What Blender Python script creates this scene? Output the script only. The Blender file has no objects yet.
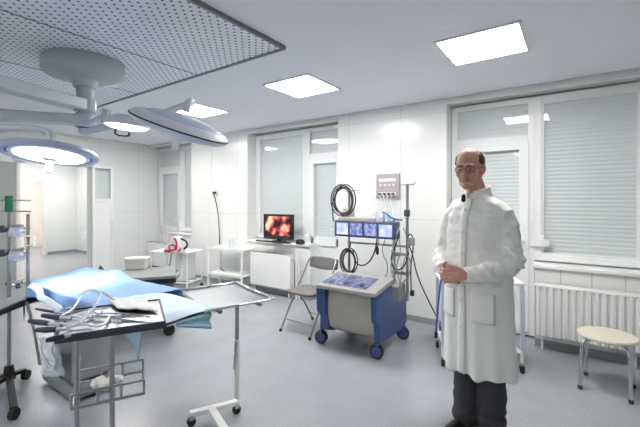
import bpy, bmesh, math, random
from mathutils import Vector, Matrix, Euler, noise
PI = math.pi
random.seed(4)
scene = bpy.context.scene
COL = scene.collection
CA, SA = math.cos(math.radians(35)), math.sin(math.radians(35))
F = 364.0; HZ = 200.0; EYE = 1.5

# ---------------------------------------------------------------- measuring
def at(u, v, f):
    """point seen at pixel (u,v), at distance f along the camera axis"""
    r = (u-320)/F*f
    return Vector((CA*r-SA*f, SA*r+CA*f, EYE-(v-HZ)/F*f))
def ath(u, v, h):
    return at(u, v, F*(EYE-h)/(v-HZ))
def atY(u, v, Y):
    t = (u-320)/F
    return at(u, v, Y/(SA*t+CA))
def rf(r, f, z=0):
    return Vector((CA*r-SA*f, SA*r+CA*f, z))

# ---------------------------------------------------------------- materials
def lin(c):
    c = c/255.0
    return c/12.92 if c <= .04045 else ((c+.055)/1.055)**2.4
def rgb(r, g, b): return (lin(r), lin(g), lin(b), 1)
def nn(nt, t, **kw):
    n = nt.nodes.new(t)
    for k, v in kw.items(): setattr(n, k, v)
    return n
def mat(name, c, rough=.5, metal=0, var=.04, scale=8, bump=0, emit=0, spec=.5, alpha=None):
    m = bpy.data.materials.new(name); m.use_nodes = True
    nt = m.node_tree; b = nt.nodes['Principled BSDF']
    b.inputs['Roughness'].default_value = rough
    b.inputs['Metallic'].default_value = metal
    b.inputs['Specular IOR Level'].default_value = spec
    tc = nn(nt, 'ShaderNodeTexCoord'); no = nn(nt, 'ShaderNodeTexNoise')
    no.inputs['Scale'].default_value = scale; no.inputs['Detail'].default_value = 4
    nt.links.new(tc.outputs['Object'], no.inputs['Vector'])
    mx = nn(nt, 'ShaderNodeMix', data_type='RGBA')
    base = rgb(*c)
    mx.inputs['A'].default_value = [x*(1-var) for x in base[:3]]+[1]
    mx.inputs['B'].default_value = [min(1, x*(1+var)) for x in base[:3]]+[1]
    nt.links.new(no.outputs['Fac'], mx.inputs['Factor'])
    nt.links.new(mx.outputs['Result'], b.inputs['Base Color'])
    if bump:
        bp = nn(nt, 'ShaderNodeBump'); bp.inputs['Strength'].default_value = bump
        bp.inputs['Distance'].default_value = .01
        nt.links.new(no.outputs['Fac'], bp.inputs['Height']); nt.links.new(bp.outputs['Normal'], b.inputs['Normal'])
    if emit:
        nt.links.new(mx.outputs['Result'], b.inputs['Emission Color'])
        b.inputs['Emission Strength'].default_value = emit
    if alpha is not None:
        b.inputs['Alpha'].default_value = alpha
    return m

def mat_panels(name, c, w, h, seam, rough=.3, msize=.006, offx=0, offz=0):
    m = mat(name, c, rough, var=.02, scale=2)
    nt = m.node_tree; b = nt.nodes['Principled BSDF']
    tc = nn(nt, 'ShaderNodeTexCoord'); sp = nn(nt, 'ShaderNodeSeparateXYZ'); cb = nn(nt, 'ShaderNodeCombineXYZ')
    nt.links.new(tc.outputs['Object'], sp.inputs[0])
    ad = nn(nt, 'ShaderNodeMath', operation='ADD'); nt.links.new(sp.outputs[0], ad.inputs[0]); nt.links.new(sp.outputs[1], ad.inputs[1])
    a2 = nn(nt, 'ShaderNodeMath', operation='ADD'); a2.inputs[1].default_value = 40*w+offx; nt.links.new(ad.outputs[0], a2.inputs[0])
    a3 = nn(nt, 'ShaderNodeMath', operation='ADD'); a3.inputs[1].default_value = offz; nt.links.new(sp.outputs[2], a3.inputs[0])
    nt.links.new(a2.outputs[0], cb.inputs[0]); nt.links.new(a3.outputs[0], cb.inputs[1])
    br = nn(nt, 'ShaderNodeTexBrick'); br.offset = 0
    br.inputs['Scale'].default_value = 1; br.inputs['Brick Width'].default_value = w; br.inputs['Row Height'].default_value = h
    br.inputs['Mortar Size'].default_value = msize; br.inputs['Mortar Smooth'].default_value = .2
    br.inputs['Color1'].default_value = rgb(*c); br.inputs['Color2'].default_value = rgb(*[x-2 for x in c])
    br.inputs['Mortar'].default_value = rgb(*seam)
    nt.links.new(cb.outputs[0], br.inputs['Vector']); nt.links.new(br.outputs['Color'], b.inputs['Base Color'])
    return m

def mat_floor():
    m = mat('speckled_vinyl', (150, 152, 157), .27, spec=.6)
    nt = m.node_tree; b = nt.nodes['Principled BSDF']
    tc = nn(nt, 'ShaderNodeTexCoord')
    n1 = nn(nt, 'ShaderNodeTexNoise'); n1.inputs['Scale'].default_value = 110; n1.inputs['Detail'].default_value = 3
    n2 = nn(nt, 'ShaderNodeTexNoise'); n2.inputs['Scale'].default_value = 4; n2.inputs['Detail'].default_value = 6
    nt.links.new(tc.outputs['Object'], n1.inputs[0]); nt.links.new(tc.outputs['Object'], n2.inputs[0])
    r1 = nn(nt, 'ShaderNodeValToRGB')
    r1.color_ramp.elements[0].position = .35; r1.color_ramp.elements[0].color = rgb(146, 150, 156)
    r1.color_ramp.elements[1].position = .68; r1.color_ramp.elements[1].color = rgb(166, 169, 174)
    nt.links.new(n1.outputs['Fac'], r1.inputs[0])
    mx = nn(nt, 'ShaderNodeMix', data_type='RGBA', blend_type='MULTIPLY'); mx.inputs['Factor'].default_value = .5
    r2 = nn(nt, 'ShaderNodeValToRGB')
    r2.color_ramp.elements[0].position = .3; r2.color_ramp.elements[0].color = (.8, .8, .8, 1)
    r2.color_ramp.elements[1].position = .7; r2.color_ramp.elements[1].color = (1, 1, 1, 1)
    nt.links.new(n2.outputs['Fac'], r2.inputs[0])
    nt.links.new(r1.outputs[0], mx.inputs['A']); nt.links.new(r2.outputs[0], mx.inputs['B'])
    nt.links.new(mx.outputs['Result'], b.inputs['Base Color'])
    return m

def mat_perforated():
    m = mat('perforated_sheet', (196, 199, 212), .5)
    nt = m.node_tree; b = nt.nodes['Principled BSDF']
    tc = nn(nt, 'ShaderNodeTexCoord'); sp = nn(nt, 'ShaderNodeSeparateXYZ'); nt.links.new(tc.outputs['Object'], sp.inputs[0])
    def M(op, a, bb=None, c=None):
        n = nn(nt, 'ShaderNodeMath', operation=op)
        for i, x in enumerate((a, bb, c)):
            if x is None: continue
            if isinstance(x, (int, float)): n.inputs[i].default_value = x
            else: nt.links.new(x, n.inputs[i])
        return n.outputs[0]
    p = .07
    def grid(off):
        fx = M('SUBTRACT', M('FRACT', M('ADD', M('DIVIDE', sp.outputs[0], p), 50+off)), .5)
        fy = M('SUBTRACT', M('FRACT', M('ADD', M('DIVIDE', sp.outputs[1], p), 50+off)), .5)
        d = M('SQRT', M('ADD', M('MULTIPLY', fx, fx), M('MULTIPLY', fy, fy)))
        return M('LESS_THAN', d, .13)
    fac = M('MAXIMUM', grid(0), grid(.5))
    mx = nn(nt, 'ShaderNodeMix', data_type='RGBA')
    mx.inputs['A'].default_value = rgb(236, 240, 250); mx.inputs['B'].default_value = rgb(48, 50, 62)
    nt.links.new(fac, mx.inputs['Factor']); nt.links.new(mx.outputs['Result'], b.inputs['Base Color'])
    return m

def mat_glass(name='window_glass', tint=(250, 252, 252), rough=.02, ior=1.5):
    m = bpy.data.materials.new(name); m.use_nodes = True
    nt = m.node_tree; nt.nodes.clear()
    o = nn(nt, 'ShaderNodeOutputMaterial'); mx = nn(nt, 'ShaderNodeMixShader')
    t = nn(nt, 'ShaderNodeBsdfTransparent'); t.inputs[0].default_value = rgb(*tint)
    g = nn(nt, 'ShaderNodeBsdfGlossy'); g.inputs['Roughness'].default_value = rough
    fr = nn(nt, 'ShaderNodeFresnel'); fr.inputs['IOR'].default_value = ior
    gm = nn(nt, 'ShaderNodeNewGeometry'); iv = nn(nt, 'ShaderNodeMath', operation='SUBTRACT'); iv.inputs[0].default_value = 1; nt.links.new(gm.outputs['Backfacing'], iv.inputs[1])
    ml = nn(nt, 'ShaderNodeMath', operation='MULTIPLY'); nt.links.new(fr.outputs[0], ml.inputs[0]); nt.links.new(iv.outputs[0], ml.inputs[1])
    nt.links.new(ml.outputs[0], mx.inputs[0]); nt.links.new(t.outputs[0], mx.inputs[1]); nt.links.new(g.outputs[0], mx.inputs[2])
    nt.links.new(mx.outputs[0], o.inputs[0])
    return m

def mat_screen(name, stops, scale, strength, detail=3):
    m = mat(name, (20, 20, 20), .2)
    nt = m.node_tree; b = nt.nodes['Principled BSDF']
    b.inputs['Base Color'].default_value = (.02, .02, .02, 1)
    for l in list(nt.links):
        if l.to_socket == b.inputs['Base Color']: nt.links.remove(l)
    tc = nn(nt, 'ShaderNodeTexCoord'); no = nn(nt, 'ShaderNodeTexNoise')
    no.inputs['Scale'].default_value = scale; no.inputs['Detail'].default_value = detail
    nt.links.new(tc.outputs['Object'], no.inputs[0])
    rp = nn(nt, 'ShaderNodeValToRGB'); e = rp.color_ramp.elements
    while len(e) < len(stops): e.new(.5)
    for i, (p, c) in enumerate(stops):
        e[i].position = p; e[i].color = rgb(*c)
    nt.links.new(no.outputs['Fac'], rp.inputs[0])
    nt.links.new(rp.outputs[0], b.inputs['Emission Color']); b.inputs['Emission Strength'].default_value = strength
    return m

M = {}
M['wall'] = mat_panels('white_wall_panels', (227, 229, 227), .755, 1.28, (212, 214, 212), .22, .006, .46, .02)
M['tile'] = mat_panels('white_wall_tiles', (222, 224, 222), .25, .2, (190, 192, 190), .25, .006)
M['ceil'] = mat('matt_ceiling_paint', (238, 239, 245), .75, var=.015, scale=1.5)  # slight blue tint stands in for the cool cast of the lamps
M['floor'] = mat_floor()
M['base'] = mat('grey_skirting_vinyl', (150, 153, 158), .45)
M['perf'] = mat_perforated()
M['seam'] = mat('grey_metal_strip', (120, 122, 130), .45)
M['pvc'] = mat('white_window_plastic', (228, 230, 230), .35, var=.02)
M['shutter'] = mat('pale_shutter_slats', (226, 226, 227), .5, var=.02)
M['shutter_groove'] = mat('shutter_shade_slats', (184, 192, 196), .5, var=.02)
M['glass'] = mat_glass()
M['sill'] = mat('white_sill', (232, 232, 230), .35, var=.02)
M['enamel'] = mat('white_enamel', (232, 233, 231), .3, var=.02)
M['white'] = mat('white_plastic', (225, 226, 224), .4)
M['offwhite'] = mat('cream_plastic', (214, 211, 198), .45)
M['cream'] = mat('cream_stool_laminate', (214, 208, 190), .45)
M['steel'] = mat('brushed_steel', (176, 178, 180), .28, 1, var=.08, scale=30)
M['steel_top'] = mat('polished_steel_sheet', (178, 180, 184), .32, 1, var=.05, scale=6)
M['chrome'] = mat('chrome', (205, 207, 210), .12, 1)
M['grey_metal'] = mat('grey_painted_metal', (134, 138, 138), .45, .2)
M['dark_metal'] = mat('dark_grey_metal', (70, 74, 78), .45, .4)
M['black'] = mat('black_plastic', (22, 23, 26), .4)
M['rubber'] = mat('black_rubber', (26, 26, 28), .7)
M['navy'] = mat('navy_plastic', (38, 46, 74), .4)
M['blue'] = mat('machine_blue_plastic', (50, 78, 126), .35)
M['pale_strip'] = mat('pale_lilac_strip', (200, 204, 226), .4)
M['blue_hub'] = mat('wheel_hub_blue', (66, 78, 130), .4)
M['beige'] = mat('beige_machine_panel', (172, 168, 158), .45)
M['console'] = mat('pale_console_plate', (146, 146, 143), .4)
M['barblue'] = mat('slate_blue_housing', (72, 80, 108), .4)
M['chair_grey'] = mat('grey_chair_fabric', (112, 110, 108), .8, bump=.2, scale=120)
M['chair_metal'] = mat('grey_chair_tube', (150, 148, 145), .35, .7)
M['lamp'] = mat('lamp_pale_shell', (205, 210, 218), .35, var=.02)
M['lamp_grey'] = mat('lamp_grey_shell', (176, 182, 190), .35)
M['canopy'] = mat('pale_grey_canopy', (182, 186, 188), .5, var=.02)
M['lamp_ring'] = mat('lamp_blue_ring', (172, 184, 206), .35)
M['lens'] = mat('lit_lamp_lens', (246, 249, 255), .3, emit=7, var=0)
M['lens_soft'] = mat('lit_small_lens', (246, 249, 255), .3, emit=2.5, var=0)
M['panel_light'] = mat('lit_ceiling_diffuser', (255, 252, 248), .5, emit=22, var=0)
M['drape'] = mat('blue_surgical_drape', (138, 172, 226), .85, var=.05, scale=5, bump=.15)
M['drape_pale'] = mat('pale_blue_drape', (206, 222, 234), .85, var=.04, scale=5, bump=.15)
M['drape_aqua'] = mat('aqua_drape_lining', (160, 200, 216), .85)
M['towel'] = mat('white_towel', (236, 236, 234), .9, bump=.3, scale=60)
M['clear'] = mat('milky_tubing', (222, 228, 232), .2, alpha=.75)
M['clear_plastic'] = mat('clear_blue_plastic', (216, 222, 236), .15, alpha=.55)
M['coat'] = mat('white_coat_cotton', (236, 237, 232), .85, var=.03, scale=14, bump=.1)
M['trouser'] = mat('charcoal_trousers', (58, 58, 62), .85, bump=.15, scale=40)
M['leather'] = mat('black_leather', (24, 23, 24), .35)
M['skin'] = mat('skin', (200, 150, 132), .5, var=.06, scale=20)
M['lips'] = mat('lip_skin', (180, 120, 108), .5)
M['hair'] = mat('brown_hair', (84, 64, 54), .7, bump=.5, scale=90)
M['eye'] = mat('eye_white', (196, 186, 178), .25)
M['iris'] = mat('dark_iris', (50, 42, 38), .2)
M['red'] = mat('red_fabric', (190, 40, 64), .55)
M['green'] = mat('green_plastic', (22, 100, 62), .4)
M['pinkwall'] = mat('pink_paint', (244, 236, 231), .7)
M['door'] = mat('white_door_paint', (226, 228, 226), .4, var=.02)
M['grey_door'] = mat('grey_door_paint', (158, 162, 160), .5)
M['gaspanel'] = mat('mauve_grey_panel', (172, 162, 170), .45)
M['ink'] = mat('dark_print', (60, 60, 70), .6)
M['wire'] = mat('dark_cable', (44, 46, 50), .55)
M['bluewire'] = mat('blue_hose', (50, 84, 150), .45)
M['picture'] = mat_screen('surgery_picture', [(0, (14, 8, 10)), (.43, (34, 10, 12)), (.48, (130, 34, 38)), (.53, (226, 100, 92)), (.60, (252, 216, 176)), (1, (255, 240, 220))], 5, .6, 2)
M['display'] = mat_screen('pale_blue_display', [(0, (150, 166, 232)), (.45, (190, 204, 244)), (.6, (226, 234, 252)), (1, (246, 248, 255))], 14, .55, 1)
M['display_dim'] = mat_screen('dim_blue_display', [(0, (84, 96, 160)), (.45, (118, 132, 196)), (.6, (160, 174, 222)), (1, (220, 228, 248))], 26, .5, 1)
M['touch'] = mat_screen('blue_touch_panel', [(0, (92, 106, 176)), (.45, (120, 136, 200)), (.6, (160, 176, 224)), (1, (220, 228, 248))], 24, .25, 1)

# ---------------------------------------------------------------- mesh builder
class MB:
    def __init__(s, X=None):
        s.bm = bmesh.new(); s.X = X or Matrix()
    def _new(s, vs, fs):
        v = [s.bm.verts.new(s.X @ Vector(p)) for p in vs]
        for f in fs:
            try: s.bm.faces.new([v[i] for i in f])
            except ValueError: pass
        return s
    def box(s, c, d, rz=0, rot=None):
        R = (rot.to_matrix() if rot else Matrix.Rotation(rz, 3, 'Z'))
        x, y, z = d[0]/2, d[1]/2, d[2]/2
        vs = [Vector(c)+R @ Vector(p) for p in ((-x,-y,-z),(x,-y,-z),(x,y,-z),(-x,y,-z),(-x,-y,z),(x,-y,z),(x,y,z),(-x,y,z))]
        return s._new(vs, [(0,3,2,1),(4,5,6,7),(0,1,5,4),(1,2,6,5),(2,3,7,6),(3,0,4,7)])
    def span(s, a, b):
        a, b = Vector(a), Vector(b)
        return s.box((a+b)/2, [abs(q) for q in (b-a)])
    def bar(s, a, b, w, h):
        """rectangular bar between two points"""
        a, b = Vector(a), Vector(b); d = b-a
        q = d.to_track_quat('X', 'Z')
        return s.box((a+b)/2, (d.length, w, h), rot=q)
    def cyl(s, a, b, r0, r1=None, n=16):
        a, b = Vector(a), Vector(b); r1 = r0 if r1 is None else r1
        q = (b-a).to_track_quat('Z', 'Y'); vs = []
        for p, r in ((a, r0), (b, r1)):
            for i in range(n):
                t = 2*PI*i/n; vs.append(p+q @ Vector((r*math.cos(t), r*math.sin(t), 0)))
        fs = [tuple(reversed(range(n))), tuple(range(n, 2*n))]
        fs += [(i, (i+1) % n, n+(i+1) % n, n+i) for i in range(n)]
        return s._new(vs, fs)
    def tube(s, pts, r, n=8, closed=False, smooth=0):
        P = [Vector(p) for p in pts]
        for _ in range(smooth):
            Q = [] if closed else [P[0]]
            m = len(P)
            for i in range(m if closed else m-1):
                a, b = P[i], P[(i+1) % m]
                Q += [a*.75+b*.25, a*.25+b*.75]
            if not closed: Q.append(P[-1])
            P = Q
        m = len(P); vs = []; nrm = None
        for i, p in enumerate(P):
            if closed: t = P[(i+1) % m]-P[i-1]
            else: t = P[min(i+1, m-1)]-P[max(i-1, 0)]
            t.normalize()
            if nrm is None:
                nrm = t.orthogonal().normalized()
            else:
                nrm = (nrm-t*nrm.dot(t))
                nrm = nrm.normalized() if nrm.length > 1e-6 else t.orthogonal().normalized()
            bn = t.cross(nrm)
            rr = r[i*len(r)//m] if isinstance(r, (list, tuple)) else r
            for k in range(n):
                a = 2*PI*k/n; vs.append(p+(nrm*math.cos(a)+bn*math.sin(a))*rr)
        fs = []
        for i in range(m if closed else m-1):
            j = (i+1) % m
            fs += [(i*n+k, i*n+(k+1) % n, j*n+(k+1) % n, j*n+k) for k in range(n)]
        if not closed: fs += [tuple(reversed(range(n))), tuple((m-1)*n+k for k in range(n))]
        return s._new(vs, fs)
    def lathe(s, prof, c=(0,0,0), n=40, q=None, sx=1, sy=1):
        c = Vector(c); vs = []; m = len(prof)
        for r, z in prof:
            for i in range(n):
                t = 2*PI*i/n; p = Vector((r*math.cos(t)*sx, r*math.sin(t)*sy, z))
                vs.append(c+(q @ p if q else p))
        fs = [(j*n+i, j*n+(i+1) % n, (j+1)*n+(i+1) % n, (j+1)*n+i) for j in range(m-1) for i in range(n)]
        fs += [tuple(reversed(range(n))), tuple((m-1)*n+i for i in range(n))]
        return s._new(vs, fs)
    def ball(s, c, r, n=16):
        rx, ry, rz = (r, r, r) if isinstance(r, (int, float)) else r
        c = Vector(c); h = n//2; vs = [c-Vector((0,0,rz))]
        for j in range(1, h):
            ph = -PI/2+PI*j/h
            for i in range(n):
                t = 2*PI*i/n; vs.append(c+Vector((rx*math.cos(ph)*math.cos(t), ry*math.cos(ph)*math.sin(t), rz*math.sin(ph))))
        vs.append(c+Vector((0,0,rz))); fs = []
        for i in range(n): fs.append((0, 1+(i+1) % n, 1+i))
        for j in range(h-2):
            for i in range(n): fs.append((1+j*n+i, 1+j*n+(i+1) % n, 1+(j+1)*n+(i+1) % n, 1+(j+1)*n+i))
        for i in range(n): fs.append((len(vs)-1, 1+(h-2)*n+i, 1+(h-2)*n+(i+1) % n))
        return s._new(vs, fs)
    def prism(s, outline, axis, a, b):
        """outline of 2D points extruded along axis from a to b"""
        def P(p, t):
            return {'X': (t, p[0], p[1]), 'Y': (p[0], t, p[1]), 'Z': (p[0], p[1], t)}[axis]
        n = len(outline); vs = [P(p, a) for p in outline]+[P(p, b) for p in outline]
        fs = [tuple(reversed(range(n))), tuple(range(n, 2*n))]+[(i, (i+1) % n, n+(i+1) % n, n+i) for i in range(n)]
        return s._new(vs, fs)
    def limb(s, pts, n=14):
        for i, p in enumerate(pts):
            s.ball(p[:3], p[3], n)
            if i: s.cyl(pts[i-1][:3], p[:3], pts[i-1][3], p[3], n)
        return s
    def grid(s, fn, nu, nv):
        vs = [fn(i/nu, j/nv) for j in range(nv+1) for i in range(nu+1)]
        w = nu+1
        return s._new(vs, [(j*w+i, j*w+i+1, (j+1)*w+i+1, (j+1)*w+i) for j in range(nv) for i in range(nu)])
    def mesh(s, name):
        bmesh.ops.recalc_face_normals(s.bm, faces=s.bm.faces)
        me = bpy.data.meshes.new(name); s.bm.to_mesh(me); s.bm.free()
        return me
    def build(s, name, m, parent=None, world=False, bevel=0, smooth=True, thick=0, subd=0):
        if world and parent:
            bmesh.ops.transform(s.bm, matrix=full(parent).inverted(), verts=s.bm.verts)
        me = s.mesh(name)
        return link(name, me, m, parent, bevel, smooth, thick, subd)

def link(name, me, m, parent=None, bevel=0, smooth=True, thick=0, subd=0):
    for x in (m if isinstance(m, (list, tuple)) else [m]):
        me.materials.append(M[x] if isinstance(x, str) else x)
    if smooth:
        me.polygons.foreach_set('use_smooth', [True]*len(me.polygons))
        me.set_sharp_from_angle(angle=math.radians(38))
    o = bpy.data.objects.new(name, me); COL.objects.link(o)
    if parent: o.parent = parent
    if thick:
        d = o.modifiers.new('thickness', 'SOLIDIFY'); d.thickness = thick; d.offset = 0
    if subd:
        d = o.modifiers.new('subdivision', 'SUBSURF'); d.levels = subd; d.render_levels = subd
    if bevel:
        d = o.modifiers.new('bevel', 'BEVEL'); d.width = bevel; d.segments = 2; d.limit_method = 'ANGLE'
    return o
def full(o):
    m = o.matrix_basis.copy()
    while o.parent: o = o.parent; m = o.matrix_basis @ m
    return m
def tag(o, label, cat, group=None, kind=None):
    if label: o['label'] = label
    if cat: o['category'] = cat
    if group: o['group'] = group
    if kind: o['kind'] = kind
    return o
def thing(name, label, cat, loc=(0,0,0), rz=0, group=None):
    o = bpy.data.objects.new(name, None); COL.objects.link(o)
    o.empty_display_size = .05
    o.location = loc; o.rotation_euler = (0, 0, rz)
    return tag(o, label, cat, group)
def struct(o, label=None, cat=None):
    o['kind'] = 'structure'
    if label: o['label'] = label
    if cat: o['category'] = cat
    return o
def dup(root, loc, rz=None, label=None):
    r = root.copy(); COL.objects.link(r); r.location = loc
    if rz is not None: r.rotation_euler = (0, 0, rz)
    if label: r['label'] = label
    for ch in list(root.children):
        c = ch.copy(); COL.objects.link(c); c.parent = r
        for g in list(ch.children):
            d = g.copy(); COL.objects.link(d); d.parent = c
    return r
def fuse(mb, voxel, iters=3):
    """one continuous surface out of overlapping closed volumes"""
    me = mb.mesh('tmp'); o = bpy.data.objects.new('tmp', me); COL.objects.link(o)
    r = o.modifiers.new('r', 'REMESH'); r.mode = 'VOXEL'; r.voxel_size = voxel
    if iters:
        q = o.modifiers.new('s', 'SMOOTH'); q.iterations = iters; q.factor = .5
    bpy.context.view_layer.update()
    dg = bpy.context.evaluated_depsgraph_get()
    out = bpy.data.meshes.new_from_object(o.evaluated_get(dg))
    bpy.data.objects.remove(o); bpy.data.meshes.remove(me)
    return out

# ================================================================ SETTING
CE = 2.70
XL, XR, YB, YF = -7.6, 3.4, 4.6, -3.4
PY = 4.37                       # front plane of the piers
XFAR = -11.9
struct(MB().span((-14.6, YF-.2, -.12), (XR+.2, 4.9, 0)).build('floor', 'floor', smooth=False), 'grey speckled vinyl floor', 'floor')
struct(MB().span((-14.6, YF-.2, CE), (XR+.2, 4.9, CE+.12)).build('ceiling', 'ceil', smooth=False), 'plain pale ceiling with recessed lights', 'ceiling')
b = MB().span((XL-.15, YB+.03, 0), (XR+.2, 4.85, CE))
for x0, x1 in ((-6.12, -4.57), (-2.75, -1.24), (.58, XR+.2)):
    b.span((x0, PY, 0), (x1, YB+.04, CE))
for x0, x1 in ((-6.9, -6.12), (-4.57, -3.24), (-.34, .58)):
    b.span((x0, PY, 0), (x1, YB+.03, .80))
for x0, x1 in ((XL, -6.12), (-4.57, -2.75), (-1.24, .58)):
    b.span((x0, PY, 2.645), (x1, YB+.04, CE))
struct(b.build('wall_back', 'wall', smooth=False), 'white panelled wall with piers between shuttered window bays', 'wall')
b = MB().span((XL-.15, YF, 0), (XL, 2.08, CE)).span((XL-.15, 3.22, 0), (XL, YB+.1, CE)).span((XL-.15, 2.08, 2.16), (XL, 3.22, CE))
struct(b.build('wall_left', 'wall', smooth=False), 'white panelled wall with open doorway to the next room', 'wall')
struct(MB().span((XR, YF, 0), (XR+.15, 4.85, CE)).build('wall_right', 'wall', smooth=False), 'white wall beyond the stool', 'wall')
struct(MB().span((XL-.15, YF-.15, 0), (XR+.15, YF, CE)).build('wall_front', 'wall', smooth=False), 'white wall behind the camera', 'wall')
# room through the doorway
b = MB().span((XFAR-.12, -.2, 0), (XFAR, 2.95, CE)).span((XFAR-.12, 3.84, 0), (XFAR, 4.75, CE)).span((XFAR-.12, 2.95, 2.03), (XFAR, 3.84, CE))
struct(b.build('wall_far', 'wall', smooth=False), 'pale wall of the next room with a pink lit doorway', 'wall')
struct(MB().span((XFAR-.1, 4.6, 0), (XL-.14, 4.75, CE)).build('wall_far_side', 'wall', smooth=False), 'pale side wall of the next room', 'wall')
struct(MB().span((XFAR-.1, -.35, 0), (XL-.14, -.2, CE)).build('wall_far_near', 'wall', smooth=False), 'near side wall of the next room', 'wall')
b = MB().span((-14.4, 2.0, 0), (-14.25, 4.9, CE)).span((-14.3, 4.75, 0), (XFAR-.1, 4.88, CE)).span((-14.3, 1.9, 0), (XFAR-.1, 2.02, CE))
struct(b.build('wall_pink', 'pinkwall', smooth=False), 'pink painted walls beyond the far doorway', 'wall')
b = MB()
for y in (2.95, 3.84): b.box((XFAR+.01, y, 1.015), (.16, .07, 2.03))
b.box((XFAR+.01, 3.395, 2.05), (.16, .96, .07))
struct(b.build('trim_1', 'door', smooth=False), 'white frame of the pink doorway', 'door frame')
# near doorway lining
b = MB()
for y in (2.08, 3.22): b.box((XL-.075, y, 1.08), (.19, .05, 2.16))
b.box((XL-.075, 2.65, 2.16), (.19, 1.19, .05))
struct(b.build('trim_2', 'door', smooth=False), 'white lining of the open doorway', 'door frame')
# skirting
b = MB()
for x0, x1 in ((-6.12, -3.24), (-2.75, -1.24), (-.34, XR)):
    b.span((x0, PY-.012, 0), (x1, PY+.01, .07))
b.span((-3.24, PY, 0), (-3.228, YB, .07)).span((-1.24, PY, 0), (-1.228, YB, .07)).span((-2.762, PY, 0), (-2.75, YB, .07))
struct(b.build('baseboard_back', 'base', smooth=False), 'grey skirting along the window wall', 'baseboard')
b = MB().span((XL, 3.26, 0), (XL+.012, YB, .07)).span((XL, YF, 0), (XL+.012, 2.04, .07))
struct(b.build('baseboard_left', 'base', smooth=False), 'grey skirting along the doorway wall', 'baseboard')
b = MB().span((XFAR, 3.9, 0), (XFAR+.012, 4.6, .07)).span((XFAR, 4.588, 0), (XL-.15, 4.6, .07))
struct(b.build('baseboard_far', 'base', smooth=False), 'grey skirting in the next room', 'baseboard')
# header trim under the ceiling over each bay
for k, (x0, x1) in enumerate(((XL, -6.12), (-4.57, -2.75), (-1.24, .58))):
    struct(MB().span((x0, PY-.012, 2.63), (x1, PY+.03, 2.66)).build('trim_%d' % (k+3), 'sill', smooth=False), 'white edge strip above a window bay', 'trim')

# ---- windows and balcony doors
def frame_rect(b, x0, x1, z0, z1, y0, y1, w):
    b.span((x0, y0, z0), (x0+w, y1, z1)).span((x1-w, y0, z0), (x1, y1, z1))
    b.span((x0+w, y0, z0), (x1-w, y1, z0+w)).span((x0+w, y0, z1-w), (x1-w, y1, z1))
def shutter(x0, x1, z0, z1, y, parent):
    b = MB(); n = max(2, int((z1-z0)/.042)); h = (z1-z0)/n
    prof = []
    for i in range(n):
        z = z0+i*h
        prof += [(y, z), (y-.003, z+h*.2), (y-.004, z+h*.5), (y-.003, z+h*.8)]
    prof += [(y, z1), (y+.012, z1), (y+.012, z0)]
    b.prism(prof, 'X', x0, x1)
    return b.build('shutter', 'shutter', parent)
def window(idx, x0, x1, z0, z1, label, y=YB):
    b = MB(); frame_rect(b, x0, x1, z0, z1, y-.03, y+.03, .065)
    o = struct(b.build('window_%d' % idx, 'pvc', bevel=.004), label, 'window')
    b = MB(); frame_rect(b, x0+.065, x1-.065, z0+.065, z1-.065, y-.018, y+.015, .022); b.build('gasket_frame', 'pvc', o)
    shutter(x0+.06, x1-.06, z0+.06, z1-.06, y+.015, o)
    MB().span((x0+.08, y-.008, z0+.08), (x1-.08, y-.004, z1-.08)).build('pane', 'glass', o)
    return o
def balcony_door(idx, x0, x1, label, zt=2.62, y=YB, hx=1):
    b = MB(); frame_rect(b, x0, x1, .02, zt, y-.03, y+.03, .06)
    b.span((x0+.06, y-.03, 2.14), (x1-.06, y+.03, 2.22))
    o = struct(b.build('door_%d' % idx, 'pvc', bevel=.004), label, 'door')
    leaf = MB(); frame_rect(leaf, x0+.05, x1-.05, .06, 2.15, y-.045, y+.01, .095)
    leaf.span((x0+.1, y-.045, .80), (x1-.1, y+.01, .93)).build('door_leaf', 'pvc', o, bevel=.005)
    lp = MB().span((x0+.13, y-.022, .14), (x1-.13, y, .82)).build('lower_panel', 'pvc', o, bevel=.006)
    shutter(x0+.13, x1-.13, .92, 2.07, y+.015, o)
    MB().span((x0+.135, y-.012, .92), (x1-.135, y-.008, 2.07)).build('door_glass', 'glass', o)
    shutter(x0+.05, x1-.05, 2.21, zt-.05, y+.015, o)
    MB().span((x0+.055, y-.008, 2.215), (x1-.055, y-.004, zt-.055)).build('transom_glass', 'glass', o)
    xh = x1-.095 if hx > 0 else x0+.095
    hd = MB().box((xh, y-.055, 1.04), (.03, .02, .14)); hd.tube([(xh, y-.05, 1.06), (xh, y-.085, 1.06), (xh-.05*hx, y-.09, 1.06), (xh-.12*hx, y-.09, 1.06)], .01, smooth=1)
    hd.build('handle', 'pvc', o)
    return o
window(1, -.36, .575, .85, 2.62, 'large window with closed pale shutter above the ribbed radiator')
balcony_door(1, -1.235, -.36, 'white balcony door behind the man in the white coat')
window(2, -4.565, -3.46, .85, 2.62, 'window with closed shutter behind the picture monitor')
balcony_door(2, -3.46, -2.755, 'white balcony door behind the grey folding chair')
balcony_door(3, XL+.02, -6.72, 'white balcony door in the corner bay')
window(3, -6.72, -6.125, .85, 2.62, 'narrow window with closed shutter in the corner bay')
for k, (x0, x1) in enumerate(((-6.9, -6.12), (-4.57, -3.24), (-.36, .58))):
    struct(MB().span((x0, PY-.03, .80), (x1, YB-.02, .835)).build('trim_%d' % (k+6), 'sill', bevel=.006), 'white window sill', 'sill')
struct(MB().span((-.335, PY-.004, .66), (.575, PY+.005, .80)).build('trim_9', 'tile', smooth=False), 'white tiles below the large window sill', 'tiles')
hw = MB().box((-.30, YB-.05, 1.04), (.17, .04, .08)).box((-.30, YB-.035, 1.04), (.06, .02, .16))
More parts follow.
